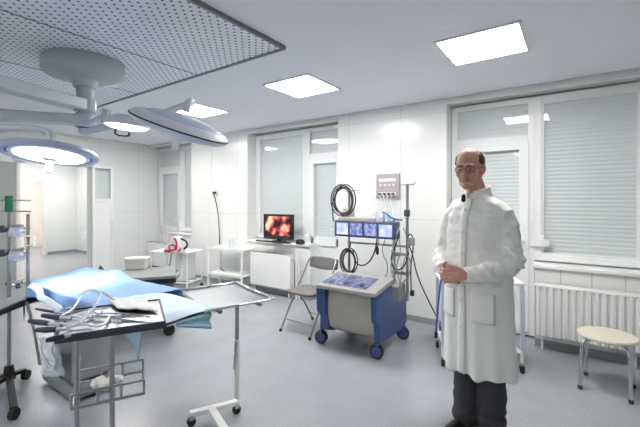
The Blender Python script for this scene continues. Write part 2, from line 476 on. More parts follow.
tag(hw.build('door_closer', 'white', bevel=.008), 'small white latch box on the window post beside the man', 'latch')

# ---- open glazed door leaf by the doorway
o = struct(bpy.data.objects.new('door_4', None), 'narrow white open door leaf with glazed upper pane', 'door'); COL.objects.link(o)
o.location = (XL+.03, 3.2, 0); o.rotation_euler = (0, 0, math.radians(-12))
b = MB(); frame_rect(b, 0, .04, .03, 2.16, 0, .42, .0001)
b = MB()
b.span((0, 0, .03), (.045, .05, 2.16)).span((0, .31, .03), (.045, .36, 2.16)).span((0, .05, 2.11), (.045, .31, 2.16)).span((0, .05, 1.46), (.045, .31, 1.53)).span((0, .05, .03), (.045, .31, .18))
b.build('leaf_frame', 'pvc', o, bevel=.004)
MB().span((.012, .05, .18), (.032, .31, 1.46)).build('lower_panel', 'door', o)
MB().span((.02, .05, 1.53), (.025, .31, 2.11)).build('pane', 'glass', o)
hb = MB().tube([(.045, .335, 1.1), (.09, .335, 1.1), (.09, .335, 1.06), (.09, .335, .84), (.09, .335, .8), (.045, .335, .8)], .01, smooth=1); hb.build('handle', 'pvc', o)

o = struct(bpy.data.objects.new('door_5', None), 'grey door leaf swung back against the wall left of the doorway', 'door'); COL.objects.link(o)
o.location = (XL+.03, 2.04, 0); o.rotation_euler = (0, 0, math.radians(-178))
MB().span((-.05, .01, .02), (0, .98, 2.12)).build('leaf', 'grey_door', o, bevel=.004)
MB().tube([(-.05, .9, 1.04), (-.10, .9, 1.04), (-.10, .78, 1.04)], .011, smooth=1).build('handle', 'steel', o)

# ---- ceiling diffuser panels
t = thing('laminar_ceiling_panel', 'perforated grey ventilation panel field in the ceiling above the operating table', 'ceiling panel', (-3.4, .6, CE))
xs = [-1.86, -2.92, -3.98, -5.04]
for i in range(3):
    for y0, y1 in ((2.16, .62), (.62, -.92)):
        MB().span((xs[i+1]+.006, y1+.006, CE-.018), (xs[i]-.006, y0-.006, CE-.003)).build('perforated_sheet', 'perf', t, world=True, smooth=False)
b = MB()
for x in xs[1:-1]: b.span((x-.008, -.92, CE-.02), (x+.008, 2.16, CE))
b.span((xs[3], .612, CE-.02), (xs[0], .628, CE))
b.span((xs[0]-.008, -.93, CE-.028), (xs[0]+.014, 2.17, CE)).span((xs[3]-.014, -.93, CE-.028), (xs[3]+.008, 2.17, CE))
b.span((xs[3], 2.15, CE-.028), (xs[0], 2.174, CE)).span((xs[3], -.94, CE-.028), (xs[0], -.92, CE))
b.build('edge_strip', 'seam', t, world=True, smooth=False)

# ---- ceiling lights
def ceiling_light(cx, cy, label):
    t = thing('ceiling_light', label, 'ceiling light', (cx, cy, CE), 0, 'square recessed ceiling lights')
    b = MB(); s = .295
    for a, c in (((-s, -s), (s, -s+.022)), ((-s, s-.022), (s, s)), ((-s, -s), (-s+.022, s)), ((s-.022, -s), (s, s))):
        b.span((a[0], a[1], -.012), (c[0], c[1], 0))
    b.build('frame', 'white', t, smooth=False)
    MB().span((-s+.02, -s+.02, -.008), (s-.02, s-.02, -.002)).build('diffuser', 'panel_light', t, smooth=False)
    return t
L0 = ceiling_light(-.585, 3.045, 'square lit ceiling panel above the man in the white coat')
for x, y, lb in ((-2.36, 3.045, 'square lit ceiling panel in front of the bay with the picture monitor'),
                 (-4.13, 3.045, 'square lit ceiling panel half hidden behind the tilted lamp head'),
                 (-5.9, 3.045, 'square lit ceiling panel nearest the corner bay'),
                 (-3.1, -1.7, 'added square ceiling panel, unseen behind the camera, toward the operating table'),  # unseen panel added to even out the light in the room
                 (-1.0, -1.7, 'added square ceiling panel, unseen behind the camera, toward the stool'),  # unseen panel added to brighten the front of the white coat
                 (-9.6, 2.2, 'square lit ceiling panel in the next room, nearer the doorway'), (-10.6, 3.6, 'added square ceiling panel in the next room, nearer its radiator'),  # the panel nearer the radiator is added to brighten the next room
                 (-13.0, 3.2, 'square lit ceiling panel in the pink room')):
    dup(L0, (x, y, CE), label=lb)

# ---- radiators
def radiator(x0, x1, y, z0, z1, label, ribs=True, yaw=0):
    t = thing('radiator', label, 'radiator', ((x0+x1)/2, y, z0), yaw)
    w = (x1-x0)/2; h = z1-z0
    if ribs:
        prof = []; n = int((x1-x0)/.056)
        for i in range(n):
            xa = -w+2*w*i/n; s = 2*w/n
            prof += [(xa, -.032), (xa+s*.22, -.055), (xa+s*.62, -.055), (xa+s*.84, -.032)]
        prof += [(w, -.032), (w, -.012), (-w, -.012)]
        b = MB().prism(prof, 'Z', .02, h-.02)
        b.prism([(-w, .03), (w, .03), (w, .045), (-w, .045)], 'Z', .02, h-.02)
    else:
        b = MB().span((-w, -.05, 0), (w, .03, h))
    b.build('panel', 'enamel', t, bevel=0 if ribs else .008)
    MB().span((-w, -.052, h-.022), (w, .045, h)).build('top_grille', 'enamel', t, bevel=.005)
    for s in (-1, 1):
        MB().span((s*w, -.05, .01), (s*(w+.008), .045, h-.005)).build('side_panel', 'enamel', t)
        MB().tube([(s*(w-.06), 0, .02), (s*(w-.06), 0, -z0+.005)], .01).build('pipe', 'enamel', t)
    for s in (-1, 1): MB().span((s*w*.7-.02, .03, h*.5), (s*w*.7+.02, min(PY-y-.002, .09), h*.6)).build('bracket', 'enamel', t)
    v = MB().cyl((w+.008, 0, h-.05), (w+.06, 0, h-.05), .018); v.build('valve', 'white', t)
    return t
radiator(-.33, .50, 4.26, .14, .66, 'white ribbed radiator under the large window behind the round stool')
radiator(-4.36, -3.52, 4.28, .13, .66, 'smooth white flat radiator below the monitor sill', False)
radiator(-7.45, -6.25, 4.28, .13, .62, 'smooth white radiator in the corner bay beside the red and white bag', False)
radiator(-10.95, -10.3, 4.50, .12, .66, 'small white radiator in the room beyond the open doorway', True)
for x, zt, lb in ((-3.45, .75, 'taller white heating pipe standing beside the flat radiator'), (-3.40, .70, 'shorter white heating pipe beside the flat radiator')):
    tag(MB().tube([(x, 4.3, .0), (x, 4.3, zt)], .014).build('heating_pipe', 'enamel'), lb, 'pipe')

# ================================================================ OPERATING TABLE
ot = thing('operating_table', 'operating table on a grey pedestal under blue drapes', 'operating table', (-2.95, 1.3, 0))
MB().span((-3.6, 1.14, 0.02), (-3.0, 1.46, .11)).build('base', 'grey_metal', ot, world=True, bevel=.02)
MB().span((-3.42, 1.16, .12), (-3.06, 1.44, .76)).build('pedestal', 'steel', ot, world=True, bevel=.02)
MB().span((-3.58, 1.08, .76), (-2.45, 1.54, .80)).build('table_frame', 'steel', ot, world=True, bevel=.006)
for x0, x1, ya, yb, za in ((-3.58, -3.2, 1.08, 1.53, .80), (-3.18, -2.44, 1.08, 1.53, .80), (-2.43, -1.89, 1.13, 1.46, .785)):
    MB().span((x0, ya, za), (x1, yb, za+.045)).build('cushion', 'black', ot, world=True, bevel=.015)
for y in (1.068, 1.552):
    MB().span((-3.52, y-.006, .775), (-2.5, y+.006, .80)).build('side_rail', 'chrome', ot, world=True)
for x in (-3.53, -3.07):
    for y in (1.19, 1.41):
        MB().cyl((x, y-.02, .035), (x, y+.02, .035), .035).build('caster', 'rubber', ot, world=True)

def drape_surface(x0, x1, yn, yf, zt, dn, df, bumps, seed, wr=.012, ends=(0, 0)):
    W = yf-yn; Ltot = dn+W+df
    def fn(s, w):
        d = w*Ltot
        x = x0+(x1-x0)*s
        n = Vector((x*3.1+seed, d*3.5, seed))
        k = noise.noise(n)*wr+noise.noise(n*2.7)*wr*.5
        if d < dn:
            q = dn-d; y = yn-.015-.03*math.sin(x*11+seed)*min(1, q*4)-.02*q; z = zt-q
            # uneven hem
            z = zt-q*(.82+.18*math.sin(x*5+seed))
        elif d > dn+W:
            q = d-dn-W; y = yf+.015+.03*math.sin(x*10+seed)*min(1, q*4); z = zt-q*(.85+.15*math.sin(x*4+seed))
        else:
            y = yn+(d-dn); z = zt+k
            e = min(d-dn, dn+W-d)
            z -= .012*math.exp(-e*40)
            for bx, by, sx, sy, h in bumps:
                z += h*math.exp(-((x-bx)/sx)**2-((y-by)/sy)**2)
        for side, amt in zip((0, 1), ends):
            q = (.12-s) if side == 0 else (s-.88)
            if amt and q > 0:
                z -= amt*(q/.12)**1.3
        return Vector((x+k*.5, y, z))
    return fn
dr = MB().grid(drape_surface(-3.67, -2.32, 1.05, 1.57, .862, .15, .22,
      [(-3.45, 1.40, .25, .13, .045), (-3.12, 1.49, .10, .09, .05), (-2.75, 1.40, .2, .10, .02), (-3.2, 1.15, .4, .08, .02)], 2.0, .022, (.22, 0)), 70, 44)
tag(dr.build('surgical_drape', 'drape', thick=.004, subd=1), 'blue surgical drape lit by the round lamp on the operating table', 'drape')
dp = MB().grid(drape_surface(-2.52, -1.86, 1.10, 1.48, .845, .035, .04, [(-2.3, 1.4, .15, .1, .02)], 7.0, .012, (.03, .03)), 34, 40)
tag(dp.build('surgical_sheet', 'drape_pale', thick=.004, subd=1), 'pale blue sheet over the foot end of the operating table', 'sheet')
# aqua lining tail hanging below the foot end
tl = MB().grid(lambda s, w: Vector((-1.875+.01*math.sin(w*9), 1.24+.24*s, .80-(.11*w*(.25+.75*s)))), 10, 6)
tag(tl.build('drape_tail', 'drape_aqua', thick=.004), 'aqua corner of cloth hanging from the foot end beside the tray stand', 'cloth')
tr = MB().grid(lambda s, w: Vector((-2.18+.20*s, 1.085+.008*math.sin(s*8+w*3), .79-(.03+.15*s)*w)), 14, 10)
tag(tr.build('drape_corner', 'drape_aqua', thick=.004), 'pale aqua cloth corner hanging below the blue drape behind the instrument table', 'cloth')
# folded pale border along the head end
bd = MB().grid(lambda s, w: at(33+28*s-6*w+3*math.sin(s*9), 283+26*s**1.2+5*w, 2.62-.35*s-.02*w)+Vector((0, 0, .004*math.sin(s*22))), 16, 5)
tag(bd.build('drape_border', 'drape_pale', thick=.006), 'rolled pale border cloth at the head end of the blue drape', 'cloth')

# ================================================================ GREY CART WITH BOX
def local_frame(p, dirv):
    return math.atan2(dirv.y, dirv.x)
c0 = rf(-2.10, 4.08)
rz35 = math.radians(35); rzc = math.radians(57)
gc = thing('equipment_cart', 'grey steel equipment cart with a flat top between operating table and left wall', 'cart', (c0.x, c0.y, 0), rzc)
MB().span((-.45, -.30, .645), (.45, .30, .68)).build('top_tray', 'grey_metal', gc, bevel=.006)
MB().span((-.45, -.305, .60), (.45, -.27, .65)).build('front_edge', 'black', gc)
MB().span((-.43, -.26, .14), (.43, .27, .60)).build('cabinet_body', 'grey_metal', gc, bevel=.01)
MB().span((-.41, -.27, .37), (.41, -.26, .58)).build('drawer_front', 'grey_metal', gc, bevel=.004)
MB().span((-.41, -.27, .16), (.41, -.26, .36)).build('drawer_front', 'grey_metal', gc, bevel=.004)
rr = MB().tube([(.45, .2, .62), (.49, .2, .66), (.49, -.2, .66), (.45, -.2, .62)], .01, smooth=1); rr.build('push_handle', 'chrome', gc)
for x in (-.38, .38):
    for y in (-.2, .22):
        cs = MB().box((x, y, .125), (.05, .05, .04)).build('caster_fork', 'chrome', gc)
        MB().cyl((x, y-.018, .06), (x, y+.018, .06), .06, n=20).build('wheel', 'rubber', cs)
bx = rf(-2.19, 4.36, .68)
tb = thing('storage_box', 'cream lidded plastic box standing on the grey equipment cart', 'box', bx, rz35+.1)
MB().prism([(-.105, 0), (.105, 0), (.115, .11), (-.115, .11)], 'Y', -.07, .07).build('tub', 'offwhite', tb, bevel=.006)
MB().span((-.125, -.08, .11), (.125, .08, .135)).build('lid', 'white', tb, bevel=.006)
gb = rf(-2.47, 4.10, .68)
t = thing('glass_bottle', 'small dark-footed glass bottle on the left end of the grey cart', 'bottle', gb)
MB().lathe([(.025, 0), (.028, .01), (.028, .05), (.012, .065), (.012, .08)], n=16).build('body', 'dark_metal', t)
MB().cyl((0, 0, .08), (0, 0, .098), .014).build('stopper', 'white', t)

# ================================================================ CORNER TROLLEY WITH RED BAG
wt = thing('tubular_trolley', 'white tubular trolley carrying the red and white bag', 'trolley', (-5.62, 3.72, 0), math.radians(18))
for x in (-.36, .36):
    for y in (-.2, .2):
        MB().cyl((x, y, .06), (x, y, .63), .013).build('leg', 'enamel', wt)
        MB().cyl((x-.01, y, .03), (x+.01, y, .03), .03).build('caster', 'rubber', wt)
MB().span((-.38, -.22, .61), (.38, .22, .635)).build('top_shelf', 'enamel', wt, bevel=.006)
b = MB()
for y in (-.2, 0, .2): b.cyl((-.36, y, .13), (.36, y, .13), .012)
for x in (-.36, .36): b.cyl((x, -.2, .13), (x, .2, .13), .012)
b.build('lower_frame', 'enamel', wt)
MB().span((.1, -.17, .15), (.26, .17, .61)).build('cabinet_box', 'white', wt, bevel=.01)
rb = rf(-2.36, 6.0, .637)
t = thing('suction_bag', 'red and white soft bag device with black grip on the tubular trolley', 'bag', rb, math.radians(30))
b = MB(); b.prism([(-.17, 0), (.12, 0), (.14, .10), (.06, .26), (-.02, .27), (-.10, .16), (-.18, .06)], 'Y', -.09, .09)
b.build('bag_body', 'white', t, bevel=.02)
MB().prism([(-.168, .01), (-.06, .01), (-.04, .04), (-.12, .055), (-.172, .05)], 'Y', -.096, -.088).build('red_marking', 'red', t)
MB().tube([(-.03+.055*math.cos(a*PI/8), -.09, .09+.045*math.sin(a*PI/8)) for a in range(16)], .013, closed=True).build('red_marking', 'red', t)
MB().tube([(.03, -.09, .05), (.045, -.09, .13), (.03, -.09, .22), (-.01, -.09, .245)], .014, smooth=2).build('red_marking', 'red', t)
MB().tube([(.06, -.09, .03), (.10, -.09, .05), (.115, -.09, .09)], .013, smooth=1).build('red_marking', 'red', t)
b = MB().tube([(.13, -.03, .06), (.19, -.03, .10), (.19, -.03, .18), (.09, -.03, .23)], .016, smooth=2); b.build('grip', 'black', t)
MB().tube([(.0, -.1, .0), (.02, -.22, .03), (.03, -.26, -.1), (-.02, -.26, -.28)], .007, smooth=2).build('hose', 'wire', t)

# ================================================================ WHITE TWO SHELF CART
sc = thing('shelf_trolley', 'white two-shelf trolley against the pier below the wall socket', 'trolley', (-4.72, 4.13, 0), math.radians(7))
for x in (-.36, .36):
    for y in (-.14, .14):
        MB().span((x-.014, y-.014, .05), (x+.014, y+.014, .72)).build('leg', 'enamel', sc)
        MB().cyl((x-.01, y, .026), (x+.01, y, .026), .026).build('caster', 'rubber', sc)
for z in (.285, .70):
    b = MB().span((-.375, -.16, z-.02), (.375, .16, z))
    b.span((-.375, -.165, z-.03), (.375, -.155, z+.015)).span((-.375, .155, z-.03), (.375, .165, z+.02))
    b.build('shelf', 'enamel', sc, bevel=.003)
jar = sc.matrix_basis @ Vector((.02, .02, .70))
t = thing('glass_jug', 'small clear jug on the top of the white two-shelf trolley', 'jug', (-4.70, 4.12, .70))
MB().lathe([(.035, 0), (.04, .02), (.042, .10), (.034, .13), (.036, .14), (.03, .138), (.036, .10), (.034, .01)], n=20).build('body', 'clear', t)
MB().tube([(.04, 0, .11), (.075, 0, .10), (.075, 0, .05), (.04, 0, .03)], .005, smooth=2).build('handle', 'clear_plastic', t)
# socket, trunking, cable
so = atY(215, 193, PY)
t = thing('wall_socket', 'white double wall socket on the pier above the two-shelf trolley', 'socket', (so.x, PY, so.z))
MB().span((-.085, -.02, -.045), (.085, 0, .045)).build('plate', 'offwhite', t, bevel=.004)
for x in (-.04, .04): MB().cyl((x, -.022, 0), (x, -.019, 0), .026).build('outlet', 'offwhite', t)
MB().cyl((.04, -.022, 0), (.04, -.07, .005), .02).build('plug', 'dark_metal', t)
struct(MB().span((so.x-.12, PY-.014, so.z-.03), (so.x-.095, PY, CE-.02)).build('trim_10', 'white', smooth=False), 'white cable duct running down to the wall socket', 'duct')
tag(MB().tube([(so.x+.04, PY-.075, so.z), (so.x+.10, PY-.10, so.z-.03), (so.x+.14, PY-.05, so.z-.3), (so.x+.16, PY-.03, so.z-.75), (so.x+.15, PY-.02, .55), (so.x+.20, PY-.06, .36), (-5.02, 4.18, .30), (-4.9, 4.15, .294)], .008, smooth=2).build('power_cable', 'wire'), 'dark power cable hanging from the wall socket', 'cable')
t = thing('floor_socket', 'low white socket plate behind the two-shelf trolley', 'socket', (-5.0, PY, .2))
MB().span((-.07, -.015, -.04), (.07, 0, .04)).build('plate', 'white', t, bevel=.003)
for x in (-.033, .033): MB().cyl((x, -.017, 0), (x, -.014, 0), .024).build('outlet', 'offwhite', t)

# ================================================================ MONITOR ON SILL
mp = Vector((-3.86, 4.36, .835))
t = thing('monitor', 'black monitor on the window sill showing a red surgery picture', 'monitor', mp, math.radians(4))
MB().span((-.10, -.07, 0), (.10, .07, .018)).build('stand_base', 'black', t, bevel=.006)
MB().span((-.03, .01, .018), (.03, .04, .12)).build('stand_neck', 'black', t)
MB().span((-.29, -.02, .045), (.29, .03, .44)).build('housing', 'black', t, bevel=.008)
MB().span((-.245, -.0235, .10), (.245, -.02, .405)).build('screen', 'picture', t, smooth=False)
MB().span((-.27, -.026, .053), (.27, -.02, .085)).build('control_strip', 'dark_metal', t)
MB().span((-.36, -.13, .0), (.30, -.075, .022)).build('keyboard_shelf', 'black', t, bevel=.004)
t = thing('bottle_spray', 'white plastic bottle on the sill beside the monitor', 'bottle', (-3.36, 4.47, .835))
MB().lathe([(.035, 0), (.04, .01), (.04, .12), (.015, .15), (.015, .17)], n=20).build('body', 'white', t)
MB().cyl((0, 0, .17), (0, 0, .205), .017).build('cap', 'white', t)
t = thing('desk_phone', 'black handset lying on the sill right of the monitor', 'handset', (-3.42, 4.36, .835))
MB().span((-.06, -.04, 0), (.06, .04, .03)).build('base', 'black', t, bevel=.008)
MB().tube([(-.07, 0, .035), (-.05, 0, .055), (.05, 0, .055), (.07, 0, .035)], .014, smooth=1).build('receiver', 'black', t)

# ================================================================ FOLDING CHAIR
ch = thing('folding_chair', 'grey folding chair beside the blue machine', 'chair', (-2.53, 3.38, 0), math.radians(-3))
def rrect(hx, hy, r, n=6):
    pts = []
    for cx, cy, a0 in ((hx-r, hy-r, 0), (-hx+r, hy-r, 90), (-hx+r, -hy+r, 180), (hx-r, -hy+r, 270)):
        for i in range(n+1):
            a = math.radians(a0+90*i/n); pts.append((cx+r*math.cos(a), cy+r*math.sin(a)))
    return pts
b = MB().prism(rrect(.20, .20, .08), 'Z', .435, .465); b.build('seat', 'chair_grey', ch, bevel=.008)
def backfn(s, w):
    a = (s-.5)*.43
    return Vector((a, .29+.03*w-.25*(a*a)*-.6-.02, .655+.15*w+(-.03*math.cos((s-.5)*PI)+.03)*(w-.5)*-1))
b = MB().grid(lambda s, w: backfn(s, w), 14, 6); b.build('backrest', 'chair_grey', ch, thick=.022, subd=1)
for s in (-1, 1):
    MB().tube([(s*.215, -.24, .012), (s*.213, -.02, .36), (s*.21, .17, .62), (s*.205, .27, .78), (s*.16, .285, .79)], .011, smooth=1).build('front_leg', 'chair_metal', ch)
    MB().tube([(s*.185, .30, .012), (s*.185, .12, .30), (s*.185, .0, .44)], .010, smooth=1).build('rear_leg', 'chair_metal', ch)
    for y in (-.24,): MB().cyl((s*.215, -.24, 0), (s*.215, -.235, .03), .016).build('foot_cap', 'rubber', ch)
    MB().cyl((s*.185, .30, 0), (s*.185, .297, .03), .015).build('foot_cap', 'rubber', ch)
MB().cyl((-.213, -.17, .13), (.213, -.17, .13), .008).build('stretcher', 'chair_metal', ch)
MB().cyl((-.185, .24, .11), (.185, .24, .11), .008).build('stretcher', 'chair_metal', ch)

# ================================================================ BLUE PERFUSION MACHINE
pm = thing('heart_lung_machine', 'blue and beige wheeled heart-lung console with four small displays', 'machine', (-1.85, 3.42, 0))
x0, x1 = -2.19, -1.51
side = [(3.12, .16), (3.12, .30), (3.06, .36), (3.05, .60), (3.40, .665), (3.44, .64), (3.46, .44), (3.80, .46), (3.82, .16), (3.7, .12), (3.25, .12)]
for xa, xb in ((x0, x0+.115), (x1-.055, x1)):
    MB().prism(side, 'X', xa, xb).build('side_panel', 'blue', pm, world=True, bevel=.012)
front = [(3.20, .15), (3.14, .20), (3.105, .34), (3.10, .46), (3.12, .60), (3.40, .62), (3.42, .15)]
MB().prism(front, 'X', x0+.11, x1-.05).build('front_panel', 'beige', pm, world=True, bevel=.01)
MB().span((x0+.05, 3.42, .15), (x1-.05, 3.78, .42)).build('rear_body', 'grey_metal', pm, world=True, bevel=.008)
pl = MB().prism([(3.0, .605), (3.005, .645), (3.42, .715), (3.44, .70), (3.43, .66)], 'X', x0+.035, x1+.02).build('console_plate', 'console', pm, world=True, bevel=.008)
for i in range(3):
    xa = x0+.07+i*.175
    MB().prism([(3.06, .6565), (3.06, .6615), (3.34, .7082), (3.34, .7032)], 'X', xa, xa+.155).build('touch_panel', 'touch', pl, world=True, bevel=.002)
    MB().cyl((xa+.08, 3.13, .665), (xa+.08, 3.127, .683), .03, n=20).build('dial', 'barblue', pl, world=True)
for x, y, in ((x0+.01, 3.14), (x1-.03, 3.14), (x0+.03, 3.74), (x1-.01, 3.74)):
    fk = MB().box((x, y, .125), (.04, .06, .05)).build('caster', 'blue', pm, world=True, bevel=.008)
    ax = Vector((.25, -.97, 0)); cw = Vector((x, y, .065))
    MB().cyl(cw-ax*.03, cw+ax*.03, .065, n=28).build('tyre', 'rubber', fk, world=True, bevel=.008)
    for s in (-1, 1): MB().cyl(cw+ax*s*.03, cw+ax*s*.034, .05, n=24).build('hub', 'blue_hub', fk, world=True)
# mast and display bar
bx0, bx1, by = -2.31, -1.55, 3.66
db = MB().span((bx0, by-.07, 1.08), (bx1, by+.07, 1.265)).build('display_housing', 'barblue', pm, world=True, bevel=.01)
for i in range(4):
    xa = bx0+.035+i*.18
    MB().span((xa, by-.074, 1.105), (xa+.15, by-.07, 1.235)).build('display', 'display_dim' if i in (1, 2) else 'display', db, world=True, smooth=False)
MB().span((bx0+.05, by-.06, 1.265), (bx1-.25, by+.06, 1.30)).build('top_tray', 'beige', pm, world=True, bevel=.005)
for x, zt in ((-2.19, 1.62), (-1.47, 1.67), (-1.62, 1.30)):
    MB().cyl((x, 3.73, .42), (x, 3.73, zt), .016).build('mast_pole', 'steel', pm, world=True)
b = MB().cyl((-2.21, 3.73, 1.0), (-1.45, 3.73, 1.0), .012); b.cyl((-1.62, 3.73, .7), (-1.47, 3.73, .7), .01); b.build('cross_bar', 'steel', pm, world=True)
MB().cyl((-1.545, 3.73, 1.665), (-1.395, 3.73, 1.665), .008).tube([(-1.545, 3.73, 1.665), (-1.56, 3.73, 1.70)], .006).tube([(-1.395, 3.73, 1.665), (-1.38, 3.73, 1.70)], .006).build('hook_bar', 'steel', pm, world=True)
MB().cyl((-2.24, 3.73, 1.60), (-2.04, 3.73, 1.615), .008).build('hook_arm', 'steel', pm, world=True)
MB().span((-2.25, 3.68, 1.27), (-2.13, 3.76, 1.40)).build('clamp_block', 'beige', pm, world=True, bevel=.01)
MB().box((-1.47, 3.72, 1.36), (.05, .06, .07)).build('pole_clamp', 'dark_metal', pm, world=True, bevel=.006)
MB().span((-1.60, 3.55, .43), (-1.50, 3.76, .60)).build('pump_box', 'grey_metal', pm, world=True, bevel=.01)
for i, (x, c) in enumerate(((-1.78, 'clear_plastic'), (-1.71, 'lamp_ring'), (-1.64, 'drape_aqua'))):
    MB().lathe([(.02, 0), (.024, .02), (.024, .07), (.012, .09), (.012, .11)], (x, 3.64, 1.265), n=14).build('connector', c, pm, world=True)
MB().tube([(-1.71, 3.64, 1.37), (-1.66, 3.60, 1.36), (-1.57, 3.58, 1.30), (-1.47, 3.60, 1.29)], .009, smooth=2).build('blue_lead', 'bluewire', pm, world=True)
# coiled hoses
def coil(cx, cy, cz, rx, rz_, turns, tail, r=.0075, sy=.02):
    pts = []
    n = int(turns*18)
    for i in range(n+1):
        a = 2*PI*i/18+PI/2; k = 1+.13*math.sin(i*.093+1)+.05*math.sin(i*.31)
        pts.append((cx+rx*k*math.cos(a), cy+sy*(i/n-.5)*turns*.6, cz+rz_*k*math.sin(a)))
    return MB().tube(pts+[Vector(p) for p in tail], r, n=8)
cl = coil(-2.23, 3.66, 1.50, .135, .165, 4, [(-2.30, 3.64, 1.62), (-2.36, 3.62, 1.45), (-2.35, 3.63, 1.25), (-2.28, 3.68, 1.27)])
tag(cl.build('coiled_hose', 'wire'), 'dark coiled hose hung above the display bar of the machine', 'hose', None)
cl = coil(-2.13, 3.62, .80, .09, .13, 4, [(-2.13, 3.66, 1.0)])
tag(cl.build('coiled_hose', 'wire'), 'dark coiled cable hung below the display bar of the machine', 'hose', None)
tag(MB().tube([(-2.1, 3.66, .93), (-2.02, 3.6, .76), (-1.88, 3.6, .78), (-1.80, 3.62, .92), (-1.78, 3.64, 1.08)], .008, smooth=2).build('looped_cable', 'wire'), 'dark cable looping up under the display bar', 'cable')
for i, (xa, dx, lb) in enumerate(((-1.66, -.05, 'thin grey line hanging from the right end of the display bar, first from the left'),
                                  (-1.58, .02, 'thin grey line hanging from the right end of the display bar, middle one'),
                                  (-1.51, .03, 'thin grey line hanging from the right end of the display bar, nearest the pole'))):
    tag(MB().tube([(xa, 3.60, 1.10), (xa+dx, 3.58, .95), (xa-dx, 3.58, .8), (xa+dx*.5, 3.6, .62), (xa, 3.62, .58)], .006, smooth=2).build('tubing_line', 'steel'), lb, 'tubing')
t = thing('hand_clamp', 'black hand clamp dangling under the display bar', 'clamp', (-1.76, 3.6, .95))
MB().ball((0, 0, 0), (.02, .015, .05)).build('grip', 'black', t)
MB().tube([(0, 0, .04), (.01, .02, .10), (.0, .04, .16)], .005, smooth=1).build('cord', 'wire', t)
tag(MB().tube([(-1.46, 3.7, 1.05), (-1.40, 3.69, .95), (-1.36, 3.72, .7), (-1.28, 3.85, .42), (-1.19, 3.9, .22), (-1.15, 3.9, .05), (-1.12, 3.85, .012), (-1.0, 3.6, .012)], .007, smooth=2).build('trailing_cable', 'wire'), 'black cable trailing from the machine pole down to the floor behind the man', 'cable')
MB().tube([(-1.47, 3.70, 1.1), (-1.40, 3.68, 1.16), (-1.38, 3.68, 1.02), (-1.42, 3.69, .8), (-1.40, 3.66, .55)], .007, smooth=2).build('sensor_lead', 'wire', pm, world=True)
MB().box((-1.39, 3.66, .53), (.04, .03, .06)).build('sensor_plug', 'black', pm, world=True, bevel=.006)
MB().span((-1.46, 3.66, 1.02), (-1.38, 3.72, 1.10)).build('side_bracket', 'grey_metal', pm, world=True, bevel=.006)

for k, (pp_, c) in enumerate((([(-1.50, 3.68, 1.20), (-1.44, 3.66, 1.12), (-1.45, 3.67, .95), (-1.50, 3.66, .80), (-1.52, 3.66, .60)], 'steel'),
                     ([(-1.53, 3.66, 1.15), (-1.56, 3.62, 1.0), (-1.62, 3.62, .86), (-1.56, 3.62, .74), (-1.46, 3.64, .80), (-1.43, 3.66, .95)], 'wire'),
                     ([(-1.47, 3.69, 1.28), (-1.52, 3.64, 1.22), (-1.60, 3.62, 1.02), (-1.58, 3.64, .70), (-1.55, 3.66, .60)], 'clear'),
                     ([(-1.62, 3.66, .95), (-1.55, 3.63, .90), (-1.47, 3.64, .93), (-1.40, 3.66, .88), (-1.42, 3.66, .70), (-1.5, 3.66, .62)], 'chair_metal'))):
    MB().tube(pp_, .007, smooth=2).build('pole_lead', c, pm, world=True)
for z in (.72, .92): MB().box((-1.55, 3.70, z), (.17, .03, .025)).build('pole_bracket', 'steel', pm, world=True, bevel=.003)

# wall gas panel
gp = atY(388.5, 186, PY)
t = thing('gas_outlet_panel', 'mauve grey gas outlet panel on the wall above the machine', 'wall panel', (gp.x, PY, gp.z))
MB().span((-.16, -.035, -.155), (.16, 0, .155)).build('back_plate', 'gaspanel', t, bevel=.006)
MB().span((-.115, -.042, .055), (.115, -.035, .095)).build('label_strip', 'white', t)
MB().span((-.12, -.05, -.13), (.12, -.035, -.085)).build('outlet_strip', 'white', t)
for x in (-.09, -.03, .03, .09):
    MB().cyl((x, -.035, .01), (x, -.05, .01), .018).build('dial', 'offwhite', t)
    k = MB().cyl((x, -.05, -.107), (x, -.085, -.107), .017).build('gas_plug', 'dark_metal', t)
for i, (xa, xb) in enumerate(((-.09, -.13), (-.03, .02), (.03, .0), (.09, .13))):
    tag(MB().tube([(gp.x+xa, PY-.08, gp.z-.11), (gp.x+xa*.6, PY-.10, gp.z-.2), (gp.x+xb, PY-.12, gp.z-.32), (gp.x+xb*1.1, PY-.3, gp.z-.40), (gp.x+xb*.8, 3.74, 1.285)], .007, smooth=2).build('gas_hose', 'clear'),
        'pale hose from the gas outlet panel to the machine, %s' % ('first from the left', 'second from the left', 'third from the left', 'at the right end')[i], 'hose', 'pale hoses under the gas panel')

# ================================================================ SMALL WHITE ROLLING TABLE BEHIND MAN
a = rf(1.11, 3.29); c = rf(1.755, 3.16)
d = (c-a); yaw = math.atan2(d.y, d.x); mid = (a+c)/2; hw_ = d.length/2
rt = thing('rolling_table', 'white rolling table with blue-edged posts standing behind the man', 'table', (mid.x, mid.y, 0), yaw)
for x in (-hw_, hw_):
    for y in (0, .42):
        lg = MB().cyl((x, y, .08), (x, y, .76), .014).build('leg', 'enamel', rt)
        MB().span((x-.016, y-.018, .2), (x+.016, y-.011, .72)).build('edge_strip', 'pale_strip', lg)
        MB().cyl((x-.012, y, .036), (x+.012, y, .036), .036, n=20).build('caster', 'rubber', rt)
        MB().box((x, y, .075), (.035, .035, .02)).build('caster_fork', 'chrome', rt)
MB().span((-hw_-.02, -.02, .755), (hw_+.02, .44, .78)).build('top', 'enamel', rt, bevel=.006)
MB().span((-hw_, 0, .16), (hw_, .42, .175)).build('lower_shelf', 'enamel', rt, bevel=.004)
hp = at(440.5, 272, 3.18)
t = thing('blue_hose', 'blue hose with black end hanging beside the white coat', 'hose', hp)
